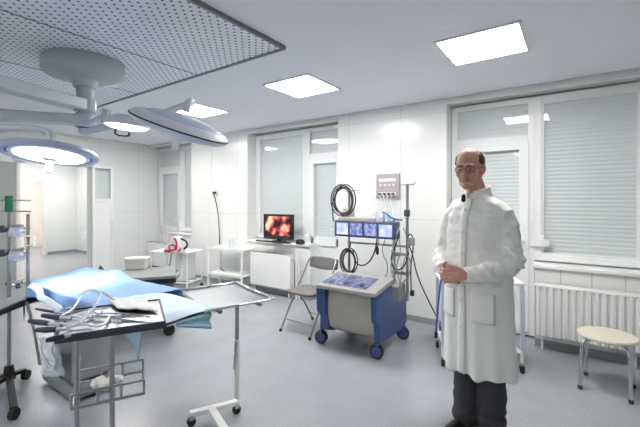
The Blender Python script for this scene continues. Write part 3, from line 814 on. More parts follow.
h0, h1, h2, h3 = at(445, 264, 3.25), at(440, 285, 3.2), at(438, 305, 3.17), at(436, 332, 3.15)
MB().tube([h0, h1, h2, h3], .009, smooth=2).build('tube', 'bluewire', t, world=True)
MB().cyl(h3, h3-Vector((0, 0, .05)), .014, .012).build('end_cap', 'black', t, world=True)
MB().tube([h0, h0+rf(.07, .07, .0), h0+rf(.12, .12, -.015)], .008, smooth=1).build('hook', 'chrome', t, world=True)

# ================================================================ STOOL
sp = rf(2.285, 2.90)
st = thing('stool', 'round cream stool with four steel legs before the ribbed radiator', 'stool', (sp.x, sp.y, 0), math.radians(-8))
MB().lathe([(.0, .405), (.17, .405), (.192, .41), (.197, .42), (.192, .432), (.0, .434)], n=56).build('seat', 'cream', st)
for sx in (-1, 1):
    for sy in (-1, 1):
        MB().tube([(sx*.06, sy*.06, .395), (sx*.12, sy*.12, .393), (sx*.142, sy*.142, .37), (sx*.15, sy*.15, .2), (sx*.155, sy*.155, .02)], .0125, n=12, smooth=2).build('leg', 'chrome', st)
        MB().cyl((sx*.155, sy*.155, 0), (sx*.155, sy*.155, .03), .017).build('foot_cap', 'dark_metal', st)
b = MB().tube([(.10*math.cos(i*PI/12), .10*math.sin(i*PI/12), .395) for i in range(24)], .009, closed=True); b.build('seat_ring', 'chrome', st)

# ================================================================ MAYO STAND
ma = rf(-.70, 2.64)
my = math.radians(-18.6)
ms = thing('mayo_stand', 'steel tray stand on a white T-shaped wheeled foot', 'tray stand', (ma.x, ma.y, 0), my)
HT = .80
b = MB().span((-.30, -.225, HT), (.30, .225, HT+.006)); b.build('tray', 'steel_top', ms)
b = MB()
for y in (-.235, .235): b.bar((-.315, y, HT+.015), (.315, y, HT+.015), .03, .014)
for x in (-.315, .315): b.bar((x, -.235, HT+.015), (x, .235, HT+.015), .03, .014)
b.build('tray_rim', 'chrome', ms, bevel=.004)
b = MB(); b.bar((-.31, -.14, HT-.012), (.31, -.14, HT-.012), .02, .02).bar((-.31, .14, HT-.012), (.31, .14, HT-.012), .02, .02).bar((.07, -.23, HT-.014), (.07, .23, HT-.014), .025, .025)
b.build('support_frame', 'steel', ms)
px, py_ = .075, -.02
pw = Matrix.Translation((ma.x, ma.y, 0)) @ Matrix.Rotation(my, 4, 'Z')
pole = pw.inverted() @ (rf((237-320)/F*2.66, 2.66))
MB().cyl((pole.x, pole.y, .46), (pole.x, pole.y, HT-.01), .014).build('inner_pole', 'steel', ms)
MB().cyl((pole.x, pole.y, .05), (pole.x, pole.y, .48), .02).build('outer_pole', 'enamel', ms)
MB().tube([(pole.x+.02, pole.y-.01, .46), (pole.x+.045, pole.y-.03, .43), (pole.x+.06, pole.y-.05, .30)], .007, smooth=1).build('height_lever', 'steel', ms)
wp = Vector((pole.x, pole.y, 0))
pv = lambda p: pw.inverted() @ p
la = pv(ath(190, 414, .075)); lb = pv(ath(237, 402, .075)); lc = pv(ath(211, 409, .075)); ld = pv(ath(250, 470, .075))
MB().bar(la, lb, .045, .03).build('foot_bar', 'enamel', ms, bevel=.004)
MB().bar(lc, ld, .05, .03).build('foot_bar', 'enamel', ms, bevel=.004)
for q in (la, lb, ld):
    e = q.lerp((la+lb+ld)/3, .04)
    ck = MB().box((e.x, e.y, .055), (.03, .03, .03)).build('caster', 'chrome', ms)
    MB().cyl((e.x-.012, e.y, .028), (e.x+.012, e.y, .028), .028, n=20).build('wheel', 'rubber', ck)

# ================================================================ NEAR INSTRUMENT TABLE
HI = .95
c1, c2 = ath(57, 337, HI), ath(164, 322, HI)
bk = Vector((-(c2-c1).y, (c2-c1).x, 0)).normalized()*.40; c3, c4 = c2+bk, c1+bk
ctr = (c1+c2+c3+c4)/4
e1 = ((c2-c1)+(c3-c4))/2; iy = math.atan2(e1.y, e1.x)
it = thing('instrument_table', 'steel instrument table holding tubing and towels in front of the blue drape', 'table', (ctr.x, ctr.y, 0), iy)
IW, ID = e1.length/2, ((c4-c1).length+(c3-c2).length)/4
MB().span((-IW, -ID, HI-.004), (IW, ID, HI)).build('table_top', 'steel_top', it)
b = MB().span((-IW-.008, -ID-.008, HI-.026), (IW+.008, -ID, HI+.006)).span((-IW-.008, ID, HI-.026), (IW+.008, ID+.008, HI+.006))
b.span((-IW-.008, -ID, HI-.026), (-IW, ID, HI+.006)).span((IW, -ID, HI-.026), (IW+.008, ID, HI+.006)); b.build('rim', 'dark_metal', it)
il = lambda p: (Matrix.Translation((ctr.x, ctr.y, 0)) @ Matrix.Rotation(iy, 4, 'Z')).inverted() @ p
for x in (-IW*.72, -.01):
    MB().cyl((x, -ID+.10, .42), (x, -ID+.10, HI-.004), .011).build('leg', 'steel', it)
    MB().cyl((x, -ID+.10, .06), (x, -ID+.10, .44), .016).build('leg_sleeve', 'enamel', it)
b = MB()
for y in (-ID+.06, -ID+.30): b.cyl((-IW*.8, y, .62), (IW*.6, y, .62), .007).cyl((-IW*.8, y, .68), (IW*.6, y, .68), .005)
for x in (-IW*.8, -IW*.33, IW*.13, IW*.6):
    b.cyl((x, -ID+.06, .62), (x, -ID+.30, .62), .006).cyl((x, -ID+.06, .62), (x, -ID+.06, .68), .005).cyl((x, -ID+.30, .62), (x, -ID+.30, .68), .005)
b.build('wire_rack', 'steel', it)
b = MB().bar((-IW*.9, -ID+.10, .06), (IW*.5, -ID+.10, .06), .04, .03); b.bar((-.1, -ID+.1, .06), (-.1, ID, .06), .04, .03).build('foot_frame', 'enamel', it, bevel=.004)
for p in ((-IW*.9, -ID+.1), (IW*.5, -ID+.1), (-.1, ID)):
    MB().cyl((p[0]-.012, p[1], .028), (p[0]+.012, p[1], .028), .028, n=18).build('caster', 'rubber', it)
# things on it
def onT(u, v, dz=0.0): return ath(u, v, HI+.002)+Vector((0, 0, dz))
q = [onT(104, 300), onT(146, 302), onT(158, 313), onT(118, 311)]
def towel(s, w):
    a = q[0].lerp(q[1], s); bb = q[3].lerp(q[2], s); p = a.lerp(bb, w)
    return p+Vector((0, 0, .012+.006*noise.noise(p*14)+.002*math.sin(s*17)))
tag(MB().grid(towel, 24, 12).build('folded_towel', 'towel', thick=.012, subd=1), 'white folded towel lying on the instrument table', 'towel')
for i, (u0, v0, u1, v1, lb) in enumerate(((95, 314, 150, 325, 'long steel instrument lying nearest the towel'), (92, 319, 146, 329, 'long steel instrument second from the towel'), (70, 310, 100, 303, 'long steel instrument at the far edge of the instrument table'), (66, 317, 88, 312, 'short steel instrument beside the tube coils'))):
    a, c = onT(u0, v0, .012), onT(u1, min(v1, 320) if u1 > 140 else v1, .012)
    t = thing('surgical_forceps', lb, 'instrument', (a+c)/2)
    dd = (c-a).normalized(); sd = Vector((-dd.y, dd.x, 0))*.006
    MB().tube([a-sd, a.lerp(c, .5)-sd*1.3, c], .0035).build('shaft', 'chrome', t, world=True)
    MB().tube([a+sd, a.lerp(c, .5)+sd*1.3, c], .0035).build('shaft', 'chrome', t, world=True)
    for s in (-1, 1): MB().tube([a-dd*.012+sd*s*2+Vector((.011*math.cos(k*PI/6), .011*math.sin(k*PI/6), 0)) for k in range(12)], .003, closed=True, n=6).build('finger_ring', 'chrome', t, world=True)
hn = [((30, 321), (52, 324), 'topmost-left dark paddle'), ((43, 315.5), (62, 318), ''), ((36, 309), (58, 313), ''), ((37, 330), (58, 328), ''), ((48, 340), (62, 334), '')]
hl = ['navy tube plug reaching farthest left off the instrument table', 'navy tube plug second from the top at the left end of the instrument table', 'slim navy tube plug topmost at the left end of the instrument table', 'navy tube plug just under the farthest-left one on the instrument table', 'navy tube plug lowest at the left end of the instrument table']
for i, (p0, p1, _) in enumerate(hn):
    a = ath(p0[0], p0[1], HI+.018); c = ath(p1[0]+9, p1[1]+1, HI+.018)
    t = thing('tube_plug', hl[i], 'plug', (a+c)/2, 0, 'navy tube plugs on the instrument table')
    d = (c-a); r = .006 if i == 2 else .0115
    MB().limb([(*a, r*.8), (*a.lerp(c, .3), r*1.1), (*a.lerp(c, .6), r)], 12).build('grip', 'navy', t, world=True)
    MB().cyl(a.lerp(c, .6), c, r*.8, r*.5).build('neck', 'lamp_grey', t, world=True)
tubes = [([(60, 326), (78, 330), (98, 316), (102, 297), (92, 292)], 'milky tube arching over the middle of the instrument table'),
         ([(61, 319), (74, 312), (84, 300), (104, 296), (116, 304)], 'milky tube curving along the far edge of the instrument table'),
         ([(62, 332), (84, 326), (98, 330), (106, 326), (110, 318)], 'milky tube looped near the front edge of the instrument table'),
         ([(64, 321), (72, 318), (88, 322), (96, 312), (108, 310)], 'milky tube lying between the plugs and the towel')]
for i, (pp, lb) in enumerate(tubes):
    pts = [onT(u, max(v, 300), .012) if v > 298 else onT(u, 301, .05) for u, v in pp]
    pts[2].z += .05 if i < 2 else .0
    tag(MB().tube(pts, .006, smooth=3).build('clear_tube', 'clear'), lb, 'tube', 'milky tubes on the instrument table')
t0 = onT(118, 322)
t = thing('glass_stopper', 'small clear valve standing near the front edge of the instrument table', 'valve', t0)
MB().lathe([(.012, 0), (.014, .004), (.006, .012), (.006, .02), (.012, .028), (.010, .034)], n=14).build('body', 'clear_plastic', t)
# bag hanging at the left end, and crumpled cloth in the rack
def bagfn(s, w):
    u = 38+20*s+6*w; v = 338+38*w
    return at(u, v, 1.72)+Vector((0, 0, 0))+rf(0, .02*noise.noise(Vector((s*4, w*4, 3))), 0)
b = MB().grid(bagfn, 12, 12)
tag(b.build('plastic_bag', 'clear_plastic', thick=.008), 'clear crumpled plastic bag hanging at the left end of the instrument table', 'bag')
for i, pp in enumerate(([(44, 336), (40, 350), (48, 365), (56, 372), (52, 352)], [(56, 338), (50, 352), (58, 362), (47, 373), (44, 356)])):
    tag(MB().tube([at(u, v, 1.70) for u, v in pp], .005, smooth=2).build('hanging_tube', 'clear'), ('milky tube looping in front of the hanging bag, outer loop', 'milky tube looping in front of the hanging bag, inner loop')[i], 'tube')
rc = it.matrix_basis
p = Matrix.Translation((ctr.x, ctr.y, 0)) @ Matrix.Rotation(iy, 4, 'Z') @ Vector((-.03, -ID+.18, .655))
b = MB()
for i in range(7):
    b.ball(p+Vector((random.uniform(-.05, .05), random.uniform(-.04, .04), random.uniform(-.015, .02))), (random.uniform(.02, .035), random.uniform(.02, .03), random.uniform(.015, .025)), 10)
me = fuse(b, .006, 2)
for v in me.vertices: v.co += Vector((noise.noise(v.co*60), noise.noise(v.co*55+Vector((3, 1, 2))), noise.noise(v.co*50)))*.006
tag(link('crumpled_gauze', me, 'towel'), 'crumpled white gauze in the wire rack under the instrument table', 'gauze')

# ================================================================ BLACK TOPPED STAND WITH POLES
FS = 2.95
s0 = at(9, 300, FS); s0.z = 0
bs = thing('infusion_stand', 'black-topped stand with steel poles and clear pumps at the left edge', 'stand', s0)
pz = .71
k1, k2, k3, k4 = ath(-30, 322, pz), ath(43, 293, pz), ath(30, 279.5, pz), ath(-30, 285, pz)
b = MB(); b.prism([(k1.x, k1.y), (k2.x, k2.y), (k3.x, k3.y), (k4.x, k4.y)], 'Z', pz-.045, pz); b.build('black_top', 'black', bs, world=True, bevel=.006)
MB().prism([(k.lerp((k1+k2+k3+k4)/4, .04).x, k.lerp((k1+k2+k3+k4)/4, .04).y) for k in (k1, k2, k3, k4)], 'Z', pz, pz+.004).build('steel_liner', 'grey_metal', bs, world=True)
def vline(u, v0, v1, f): return at(u, v0, f), Vector((at(u, v0, f).x, at(u, v0, f).y, at(u, v1, f).z))
a, c = vline(9, 197, 390, FS); c.z = .08
MB().cyl(a, c, .014).build('pole', 'steel', bs, world=True)
MB().cyl(a+Vector((0, 0, .01)), a-Vector((0, 0, .12)), .026).build('green_sleeve', 'green', bs, world=True)
a2, c2_ = vline(28, 214, 288, FS-.02); c2_.z = pz
MB().cyl(a2, c2_, .012).build('pole', 'steel', bs, world=True)
MB().tube([at(27, 302, 2.72), at(34, 330, 2.7), at(40, 365, 2.68)], .010).build('brace', 'steel', bs, world=True)
for v in (200, 211):
    e = at(-6, v, FS), at(31, v+.5, FS); MB().cyl(e[0], e[1], .005).build('cross_rod', 'steel', bs, world=True)
for v in (229, 253):
    e = at(-4, v, FS), at(30, v-1, FS); MB().cyl(e[0], e[1], .006).build('cross_rod', 'steel', bs, world=True)
    k = at(3, v, FS-.06); kb = MB().lathe([(.025, -.02), (.03, -.01), (.03, .012), (.02, .02)], k, n=18, q=rf(.0, -1, 0).to_track_quat('Z', 'Y')); kb.build('knob', 'dark_metal', bs, world=True)
    m = at(18, v+2, FS-.02)
    mm = MB(Matrix.Translation(m) @ Matrix.Rotation(rz35, 4, 'Z')); mm.span((-.05, -.03, -.045), (.045, .03, .03)).cyl((-.03, -.04, -.01), (-.03, .04, -.01), .024).cyl((.03, -.04, .0), (.03, .04, .0), .02)
    mm.build('pump_module', 'clear_plastic', bs, world=True, bevel=.006)
    m2 = MB(Matrix.Translation(m+Vector((0, 0, .04))) @ Matrix.Rotation(rz35, 4, 'Z')); m2.span((-.035, -.02, -.012), (.03, .02, .012)); m2.build('pump_cap', 'grey_metal', bs, world=True)
m = at(30, 241, FS-.03)
mm = MB(Matrix.Translation(m) @ Matrix.Rotation(rz35, 4, 'Z')); frame_rect(mm, -.035, .035, -.045, .045, -.015, .015, .012); mm.build('clamp_frame', 'offwhite', bs, world=True, bevel=.004)
for i in range(6):
    g = ath(8+i*5, 285+(i % 3)*2-i*.6, pz+.004)
    mm = MB().lathe([(.016, 0), (.02, .012), (.01, .03), (.014, .04)], g, n=12)
    tag(mm.build('tap_valve', 'chrome' if i % 2 else 'dark_metal'), ['dark', 'chrome'][i % 2]+' stopcock on the black-topped stand, '+['first', 'second', 'third', 'fourth', 'fifth', 'sixth'][i]+' from the left', 'stopcock', 'stopcocks on the black-topped stand')
# wheeled foot
ft = at(9, 390, FS); ft.z = 0
fe = [ath(-25, 384, .06), ath(26, 372, .06), ath(16, 420, .06), ath(-40, 410, .06)]
fe[2] = ath(14, 412, .05)
cb_ = Vector((ft.x, ft.y, .08))
MB().cyl((ft.x, ft.y, .05), (ft.x, ft.y, .16), .045, .03).build('foot_hub', 'black', bs, world=True)
for e in fe:
    MB().bar(cb_, e+Vector((0, 0, .02)), .045, .03).build('foot_arm', 'black', bs, world=True, bevel=.004)
    cc = Vector((e.x, e.y, .038)); MB().cyl(cc+rf(-.016, 0), cc+rf(.016, 0), .038, n=20).build('caster', 'rubber', bs, world=True)

# ================================================================ SURGICAL LAMPS
lc0 = Vector((-3.44*1.0, 1.40, CE))
sl = thing('surgical_light', 'ceiling-mounted surgical light with round lamp heads over the operating table', 'surgical light', lc0)
MB().lathe([(.02, -.019), (.30, -.019), (.308, -.03), (.308, -.125), (.295, -.14), (.20, -.165), (.10, -.18), (.085, -.24), (.02, -.24)], lc0, n=64).build('ceiling_canopy', 'canopy', sl, world=True)
cb = Vector((lc0.x, lc0.y, 0))
MB().cyl(cb+Vector((0, 0, 2.46)), cb+Vector((0, 0, 2.12)), .062, n=28).build('column', 'lamp_grey', sl, world=True)
MB().lathe([(.08, 2.36), (.085, 2.34), (.085, 2.27), (.08, 2.25)], cb, n=28).build('swivel_hub', 'lamp_grey', sl, world=True)
MB().lathe([(.075, 2.23), (.08, 2.215), (.08, 2.14), (.07, 2.12)], cb, n=28).build('swivel_hub', 'lamp_grey', sl, world=True)
MB().lathe([(.03, 2.12), (.045, 2.11), (.045, 2.08), (.03, 2.06)], cb, n=24).build('swivel_hub', 'lamp_grey', sl, world=True)
def arm(pts, w, h, mt='lamp_grey'):
    b = MB()
    for i in range(len(pts)-1):
        b.bar(pts[i], pts[i+1], w, h)
        b.cyl(pts[i]-Vector((0, 0, h/2)), pts[i]+Vector((0, 0, h/2)), w/2)
    b.cyl(pts[-1]-Vector((0, 0, h/2)), pts[-1]+Vector((0, 0, h/2)), w/2)
    return b.build('arm', mt, sl, world=True, bevel=.012)
A1 = cb+Vector((0, 0, 2.305)); E1 = ath(-45, 72, 2.305)
arm([A1, E1], .15, .09, 'lamp')
A2 = cb+Vector((0, 0, 2.18)); E2 = ath(-40, 113, 2.18)
arm([A2, E2], .15, .08)
# spring arm from elbow E2 back to the lit head
L1 = Vector((-3.11, 1.04, 1.835))
MB().cyl(E2, E2-Vector((0, 0, .12)), .045).build('elbow', 'lamp', sl, world=True)
arm([E2-Vector((0, 0, .12)), Vector((L1.x-.30, L1.y-.22, 2.02))], .07, .06, 'lamp')
MB().tube([Vector((L1.x-.30, L1.y-.22, 2.02)), Vector((L1.x-.2, L1.y-.12, 2.03)), Vector((L1.x, L1.y, 2.0)), Vector((L1.x, L1.y, 1.92))], .025, smooth=2).build('yoke', 'lamp', sl, world=True)
def lamp_head(center, down, R, on, mat_shell='lamp'):
    q = (-down).to_track_quat('Z', 'Y')
    s = R/.34
    sh = MB().lathe([(0, .085*s), (.10*s, .082*s), (.22*s, .06*s), (.275*s, .03*s), (.285*s, 0), (.28*s, -.02*s), (0, -.02*s)], center, n=64, q=q).build('lamp_head', mat_shell, sl, world=True)
    X = Matrix.Translation(center) @ q.to_matrix().to_4x4()
    MB(X).lathe([(.295*s, .012*s), (.305*s, .03*s), (.33*s, .028*s), (.345*s, .0), (.335*s, -.022*s), (.30*s, -.024*s), (.292*s, -.01*s), (.295*s, .012*s)], n=64).build('outer_ring', 'lamp_ring' if on else 'lamp_grey', sh, world=True)
    for k in range(3):
        a = k*2*PI/3+.4; MB(X).bar((.27*s*math.cos(a), .27*s*math.sin(a), .01), (.31*s*math.cos(a), .31*s*math.sin(a), .01), .04, .02).build('spoke', mat_shell, sh, world=True)
    MB(X).lathe([(.0, -.026*s), (.238*s, -.026*s), (.244*s, -.018*s), (.0, -.018*s)], n=64).build('lens', 'lens' if on else 'white', sh, world=True)
    MB(X).lathe([(.0, -.05), (.055*s, -.045), (.06*s, -.02), (.0, -.018)], n=28).build('handle_hub', 'lamp_grey', sh, world=True)
    MB(X).lathe([(.0, -.14), (.018, -.138), (.024, -.12), (.02, -.05), (.0, -.045)], n=20).build('handle', 'white', sh, world=True)
    return sh, X
dn1 = (Vector((0, 0, -1))+rf(0, -.16, 0)*1.0).normalized()
h1_, X1 = lamp_head(L1, dn1, .30, True)
MB(X1).tube([(.33*math.cos(a), .33*math.sin(a), .0) for a in (-.5, -.3)]+[(.40*math.cos(a), .40*math.sin(a), .0) for a in (-.3, -.5)], .012, smooth=1).build('grab_handle', 'white', h1_, world=True)
L3 = at(181, 127, 2.62)
dn3 = (rf(-.345, .16, 0)+Vector((0, 0, -.94))).normalized()
q3 = (-dn3).to_track_quat('Z', 'Y'); X3 = Matrix.Translation(L3) @ q3.to_matrix().to_4x4()
X3 = X3 @ Matrix.Scale(.94, 4)
h3_ = MB(X3).lathe([(0, .05), (.27, .052), (.30, .05), (.335, .035), (.362, .008), (.366, -.006), (.35, -.03), (.31, -.05), (.26, -.058), (0, -.06)], n=72).build('lamp_head', 'lamp', sl, world=True)
MB(X3).lathe([(.355, .004), (.3685, .004), (.3695, -.001), (.3685, -.007), (.355, -.007)], n=72).build('rim_stripe', 'black', h3_, world=True)
MB(X3).lathe([(0, .09), (.12, .085), (.22, .07), (.265, .054), (.265, .045), (0, .045)], n=48).build('top_cover', 'lamp_ring', h3_, world=True)
MB(X3).lathe([(0, -.068), (.22, -.066), (.24, -.058), (0, -.055)], n=48).build('lens', 'white', h3_, world=True)
MB(X3).lathe([(.0, -.19), (.022, -.188), (.027, -.165), (.022, -.07), (.0, -.06)], n=20).build('handle', 'white', h3_, world=True)
top3 = X3 @ Vector((-.1, 0, .13))
A3 = cb+Vector((0, 0, 2.085))
kn = X3 @ Vector((0, 0, .2))
arm([A3, A3.lerp(kn, .55)+rf(.05, .28, .08)], .06, .05)
MB().tube([A3.lerp(kn, .55)+rf(.05, .28, .08), kn+rf(.0, .12, .03), kn, X3 @ Vector((0, 0, .12))], .028, smooth=2).build('yoke', 'lamp', sl, world=True)
# small satellite head
L2 = at(127, 124, 2.95)
X2 = Matrix.Translation(L2) @ Matrix.Rotation(rz35, 4, 'Z') @ Matrix.Rotation(math.radians(6), 4, 'Y')
b = MB(X2).lathe([(0, .07), (.10, .065), (.16, .04), (.18, 0), (.175, -.02), (0, -.02)], n=40, sy=.8); h2_ = b.build('lamp_head', 'lamp', sl, world=True)
MB(X2).lathe([(0, -.045), (.12, -.04), (.165, -.022), (.165, -.018), (0, -.018)], n=40, sy=.8).build('lens', 'lens_soft', h2_, world=True)
MB(X2).tube([(-.03, -.1, -.06), (-.03, -.1, -.11), (.08, -.1, -.11), (.08, -.1, -.08)], .009, smooth=1).build('handle', 'dark_metal', h2_, world=True)
MB(X2).span((-.2, -.03, -.01), (-.15, .03, .10)).build('bracket', 'lamp_grey', h2_, world=True, bevel=.008)
MB().tube([cb+Vector((0, 0, 2.14)), L2+rf(-.17, .02, .09), X2 @ Vector((-.17, 0, .07))], .022, smooth=1).build('arm', 'lamp', sl, world=True)

# ================================================================ PERSON
pp = rf(1.02, 2.35)
pr = thing('person', 'standing man in long white coat, glasses and dark trousers with clasped hands', 'person', (pp.x, pp.y, 0), math.radians(-20))
hy = -.068                                         # head sits forward
HR = math.radians(17)
def H(x, y, z):
    y, z = y-(z-1.66)*.09, z+y*.09-.010
    return (x*math.cos(HR)-y*math.sin(HR)-.014, x*math.sin(HR)+y*math.cos(HR)+hy, z)
def UH(p):
    x, y = p[0]+.014, p[1]-hy
    a, c = -x*math.sin(HR)+y*math.cos(HR), p[2]+.010
    yy = (a+.09*(c-1.66))/(1+.0081)
    return (x*math.cos(HR)+y*math.sin(HR), yy, c-.09*yy)
b = MB()
b.ball(H(0, .012, 1.748), (.077, .096, .092), 24)
b.ball(H(0, -.035, 1.682), (.061, .07, .088), 24)
b.ball(H(0, -.02, 1.665), (.056, .058, .055), 20)
b.ball(H(0, -.072, 1.608), (.034, .03, .026), 16)
for s in (-1, 1):
    b.limb([(*H(s*.055, .01, 1.675), .022), (*H(s*.050, .0, 1.650), .020), (*H(s*.036, -.045, 1.618), .018), (*H(s*.012, -.075, 1.606), .018)])
    b.ball(H(s*.038, -.072, 1.682), (.026, .026, .03), 14)
    b.ball(H(s*.075, .010, 1.698), (.012, .022, .032), 14); b.ball(H(s*.083, .018, 1.706), (.008, .018, .026), 12)
    b.ball(H(s*.012, -.113, 1.669), (.011, .013, .009), 12)
    b.ball(H(s*.03, -.092, 1.731), (.03, .013, .009), 12)
b.limb([(*H(0, -.096, 1.715), .011), (*H(0, -.112, 1.69), .0125), (*H(0, -.124, 1.672), .0145)])
b.ball(H(0, -.098, 1.647), (.024, .014, .007), 14); b.ball(H(0, -.097, 1.636), (.021, .014, .008), 14)
b.limb([(0, .02, 1.42, .070), (0, .008, 1.52, .060), (0, -.045, 1.62, .052)])
# trunk, legs, arms below the clothes
for z, a, bb in ((1.36, .165, .095), (1.2, .15, .09), (1.05, .15, .095), (.97, .155, .10)):
    b.ball((0, .01, z), (a, bb, .13), 18)
for s in (-1, 1):
    b.limb([(s*.075, .01, .93, .08), (s*.08, .0, .52, .05), (s*.083, .02, .10, .036)])
    b.ball((s*.088, -.04, .035), (.03, .09, .022), 12)
# arms
b.limb([(.15, .01, 1.42, .05), (.225, .01, 1.13, .04), (.075, -.245, 1.055, .028)])
b.limb([(-.15, .01, 1.42, .05), (-.25, .01, 1.13, .04), (-.10, -.215, 1.06, .028)])
# left hand (over the right one)
b.limb([(.075, -.245, 1.055, .026), (.045, -.272, 1.058, .027)])
for z, y in ((1.074, -.278), (1.056, -.284), (1.038, -.284), (1.020, -.278)):
    b.limb([(.06, -.262, 1.055, .020), (.005, y-.004, z, .0125)])
fl = (.044, .05, .047, .038)
for k, z in enumerate((1.076, 1.056, 1.036, 1.017)):
    L = fl[k]; y = -.288-.004*(1.5-abs(k-1.5))
    b.limb([(.005, y, z, .0105), (.005-L*.8, y-.010, z-.004, .0098), (.005-L*1.45, y+.010, z-.007, .0090), (.005-L*1.5, y+.034, z-.008, .0080)], 10)
b.limb([(.055, -.268, 1.074, .014), (.02, -.285, 1.092, .0115), (-.015, -.292, 1.098, .0095)], 10)
# right hand (held underneath)
b.limb([(-.10, -.215, 1.06, .026), (-.07, -.238, 1.052, .025)])
for z in (1.07, 1.052, 1.034, 1.018):
    b.limb([(-.085, -.228, 1.055, .018), (-.045, -.25, z, .012), (-.005, -.262, z-.003, .0095), (.03, -.258, z-.006, .0085)], 10)
b.limb([(-.075, -.245, 1.07, .013), (-.05, -.275, 1.094, .0110), (-.022, -.297, 1.112, .009)], 10)
me = fuse(b, .0042, 2)
hc = Vector((-.01, -.27, 1.045))
for v in me.vertices:
    if .98 < v.co.z < 1.13 and v.co.y < -.225:
        v.co = hc+(v.co-hc)*(1+.16*min(1, (-.225-v.co.y)/.03))
fwd = Vector(H(0, -1, 0))-Vector(H(0, 0, 0))
for v in me.vertices:                              # eye sockets, mouth line
    if v.co.z < 1.56: continue
    x, y, z = UH(v.co)
    for s in (-1, 1):
        d = (((x-s*.031)/.018)**2+((z-1.706)/.012)**2)
        if y < -.03 and d < 4: v.co -= fwd*.010*math.exp(-d)
    if y < -.07 and abs(x) < .024 and z < 1.68: v.co -= fwd*.004*math.exp(-((z-1.6415)/.0022)**2)
me.materials.append(M['skin']); me.materials.append(M['lips'])
for p in me.polygons:
    if p.center.z > 1.6:
        c = UH(p.center)
        if c[1] < -.08 and (c[0]/.025)**2+((c[2]-1.6415)/.0125)**2 < 1: p.material_index = 1
# hair grown from the scalp: sides and back, receding top
hv, hf, idx = [], [], {}
me.update()
for p in me.polygons:
    x, y, z = UH(p.center)
    if z < 1.62 or z > 1.806+.006*noise.noise(Vector((x*50, y*50, 2))): continue
    ang = math.degrees(math.atan2(abs(x), -(y-.012)))
    low = 1.635 if y > .06 else (1.69 if y > .045 else (1.736 if y > -.02 else 1.742))
    front = 58+8*noise.noise(Vector((x*60, z*60, 0))) if z < 1.785 else 58+(z-1.785)*1500
    if z < low or ang < front or abs(x) > .086 and z < 1.735: continue
    f = []
    for k in p.vertices:
        if k not in idx:
            idx[k] = len(hv); v = me.vertices[k]
            hv.append(v.co+v.normal*(.004+.0025*noise.noise(v.co*90)))
        f.append(idx[k])
    hf.append(f)
hm = bpy.data.meshes.new('hair'); hm.from_pydata(hv, [], hf)
link('hair', hm, 'hair', pr, thick=.005)
bo = link('body', me, [], pr)
for s in (-1, 1):
    e = MB().ball(H(s*.031, -.079, 1.706), .0115, 16).build('eye', 'eye', pr)
    MB().ball(H(s*.031-.002, -.0875, 1.705), .0062, 10).build('iris', 'iris', e)
    MB().tube([H(s*.012, -.108, 1.729), H(s*.03, -.107, 1.735), H(s*.052, -.092, 1.729)], .0035, n=6, smooth=1).build('eyebrow', 'hair', pr)
# glasses
b = MB()
for s in (-1, 1):
    pts = []
    for (qx, qz) in rrect(.0245, .0155, .011, 4): pts.append(H(s*.033+qx, -.117+.9*abs(s*.033+qx)**2*4, 1.706+qz))
    b.tube(pts, .0016, n=6, closed=True)
    b.tube([H(s*.0575, -.105, 1.712), H(s*.072, -.085, 1.712), H(s*.082, .01, 1.715), H(s*.081, .03, 1.70)], .0016, n=6)
b.tube([H(-.009, -.117, 1.709), H(0, -.121, 1.712), H(.009, -.117, 1.709)], .0016, n=6)
g = b.build('glasses', 'dark_metal', pr); g['label'] = 'thin dark-rimmed glasses'
for s in (-1, 1):
    lb_ = MB()._new([H(s*.033+a, -.113, 1.706+c) for a, c in rrect(.023, .014, .01, 4)], [tuple(range(20))]).build('lens', 'glass', g)

# coat
b = MB()
rings = [(.415, .0, .015, .228, .180), (.5, 0, .012, .226, .178), (.7, 0, .01, .219, .174), (.9, 0, .005, .209, .168), (1.05, 0, 0, .200, .160), (1.18, 0, 0, .192, .152), (1.30, 0, .0, .192, .146), (1.40, 0, .005, .188, .134), (1.455, 0, .01, .162, .114), (1.49, 0, .01, .128, .098), (1.52, 0, .008, .098, .086), (1.548, 0, -.002, .078, .080)]
n = 72; vs = []; fs = []
for z, cx, cy, a, bb in rings:
    for i in range(n):
        t = 2*PI*i/n; k = .88
        cxx, sxx = math.cos(t), math.sin(t)
        vs.append((cx+a*math.copysign(abs(cxx)**k, cxx), cy+bb*math.copysign(abs(sxx)**k, sxx), z))
m = len(rings)
fs = [(j*n+i, j*n+(i+1) % n, (j+1)*n+(i+1) % n, (j+1)*n+i) for j in range(m-1) for i in range(n)]+[tuple(reversed(range(n))), tuple((m-1)*n+i for i in range(n))]
b._new(vs, fs)
b.limb([(.125, .01, 1.436, .064), (.166, .012, 1.385, .070), (.198, .015, 1.25, .066), (.224, .008, 1.135, .063), (.21, -.06, 1.10, .064), (.16, -.165, 1.075, .058), (.092, -.232, 1.058, .046)], 20)
b.limb([(-.13, .01, 1.440, .066), (-.185, .012, 1.385, .074), (-.23, .015, 1.25, .070), (-.255, .008, 1.135, .066), (-.235, -.05, 1.10, .064), (-.18, -.14, 1.075, .056), (-.122, -.195, 1.062, .046)], 20)
me = fuse(b, .0075, 5)
me.update()
nrm = [v.normal.copy() for v in me.vertices]
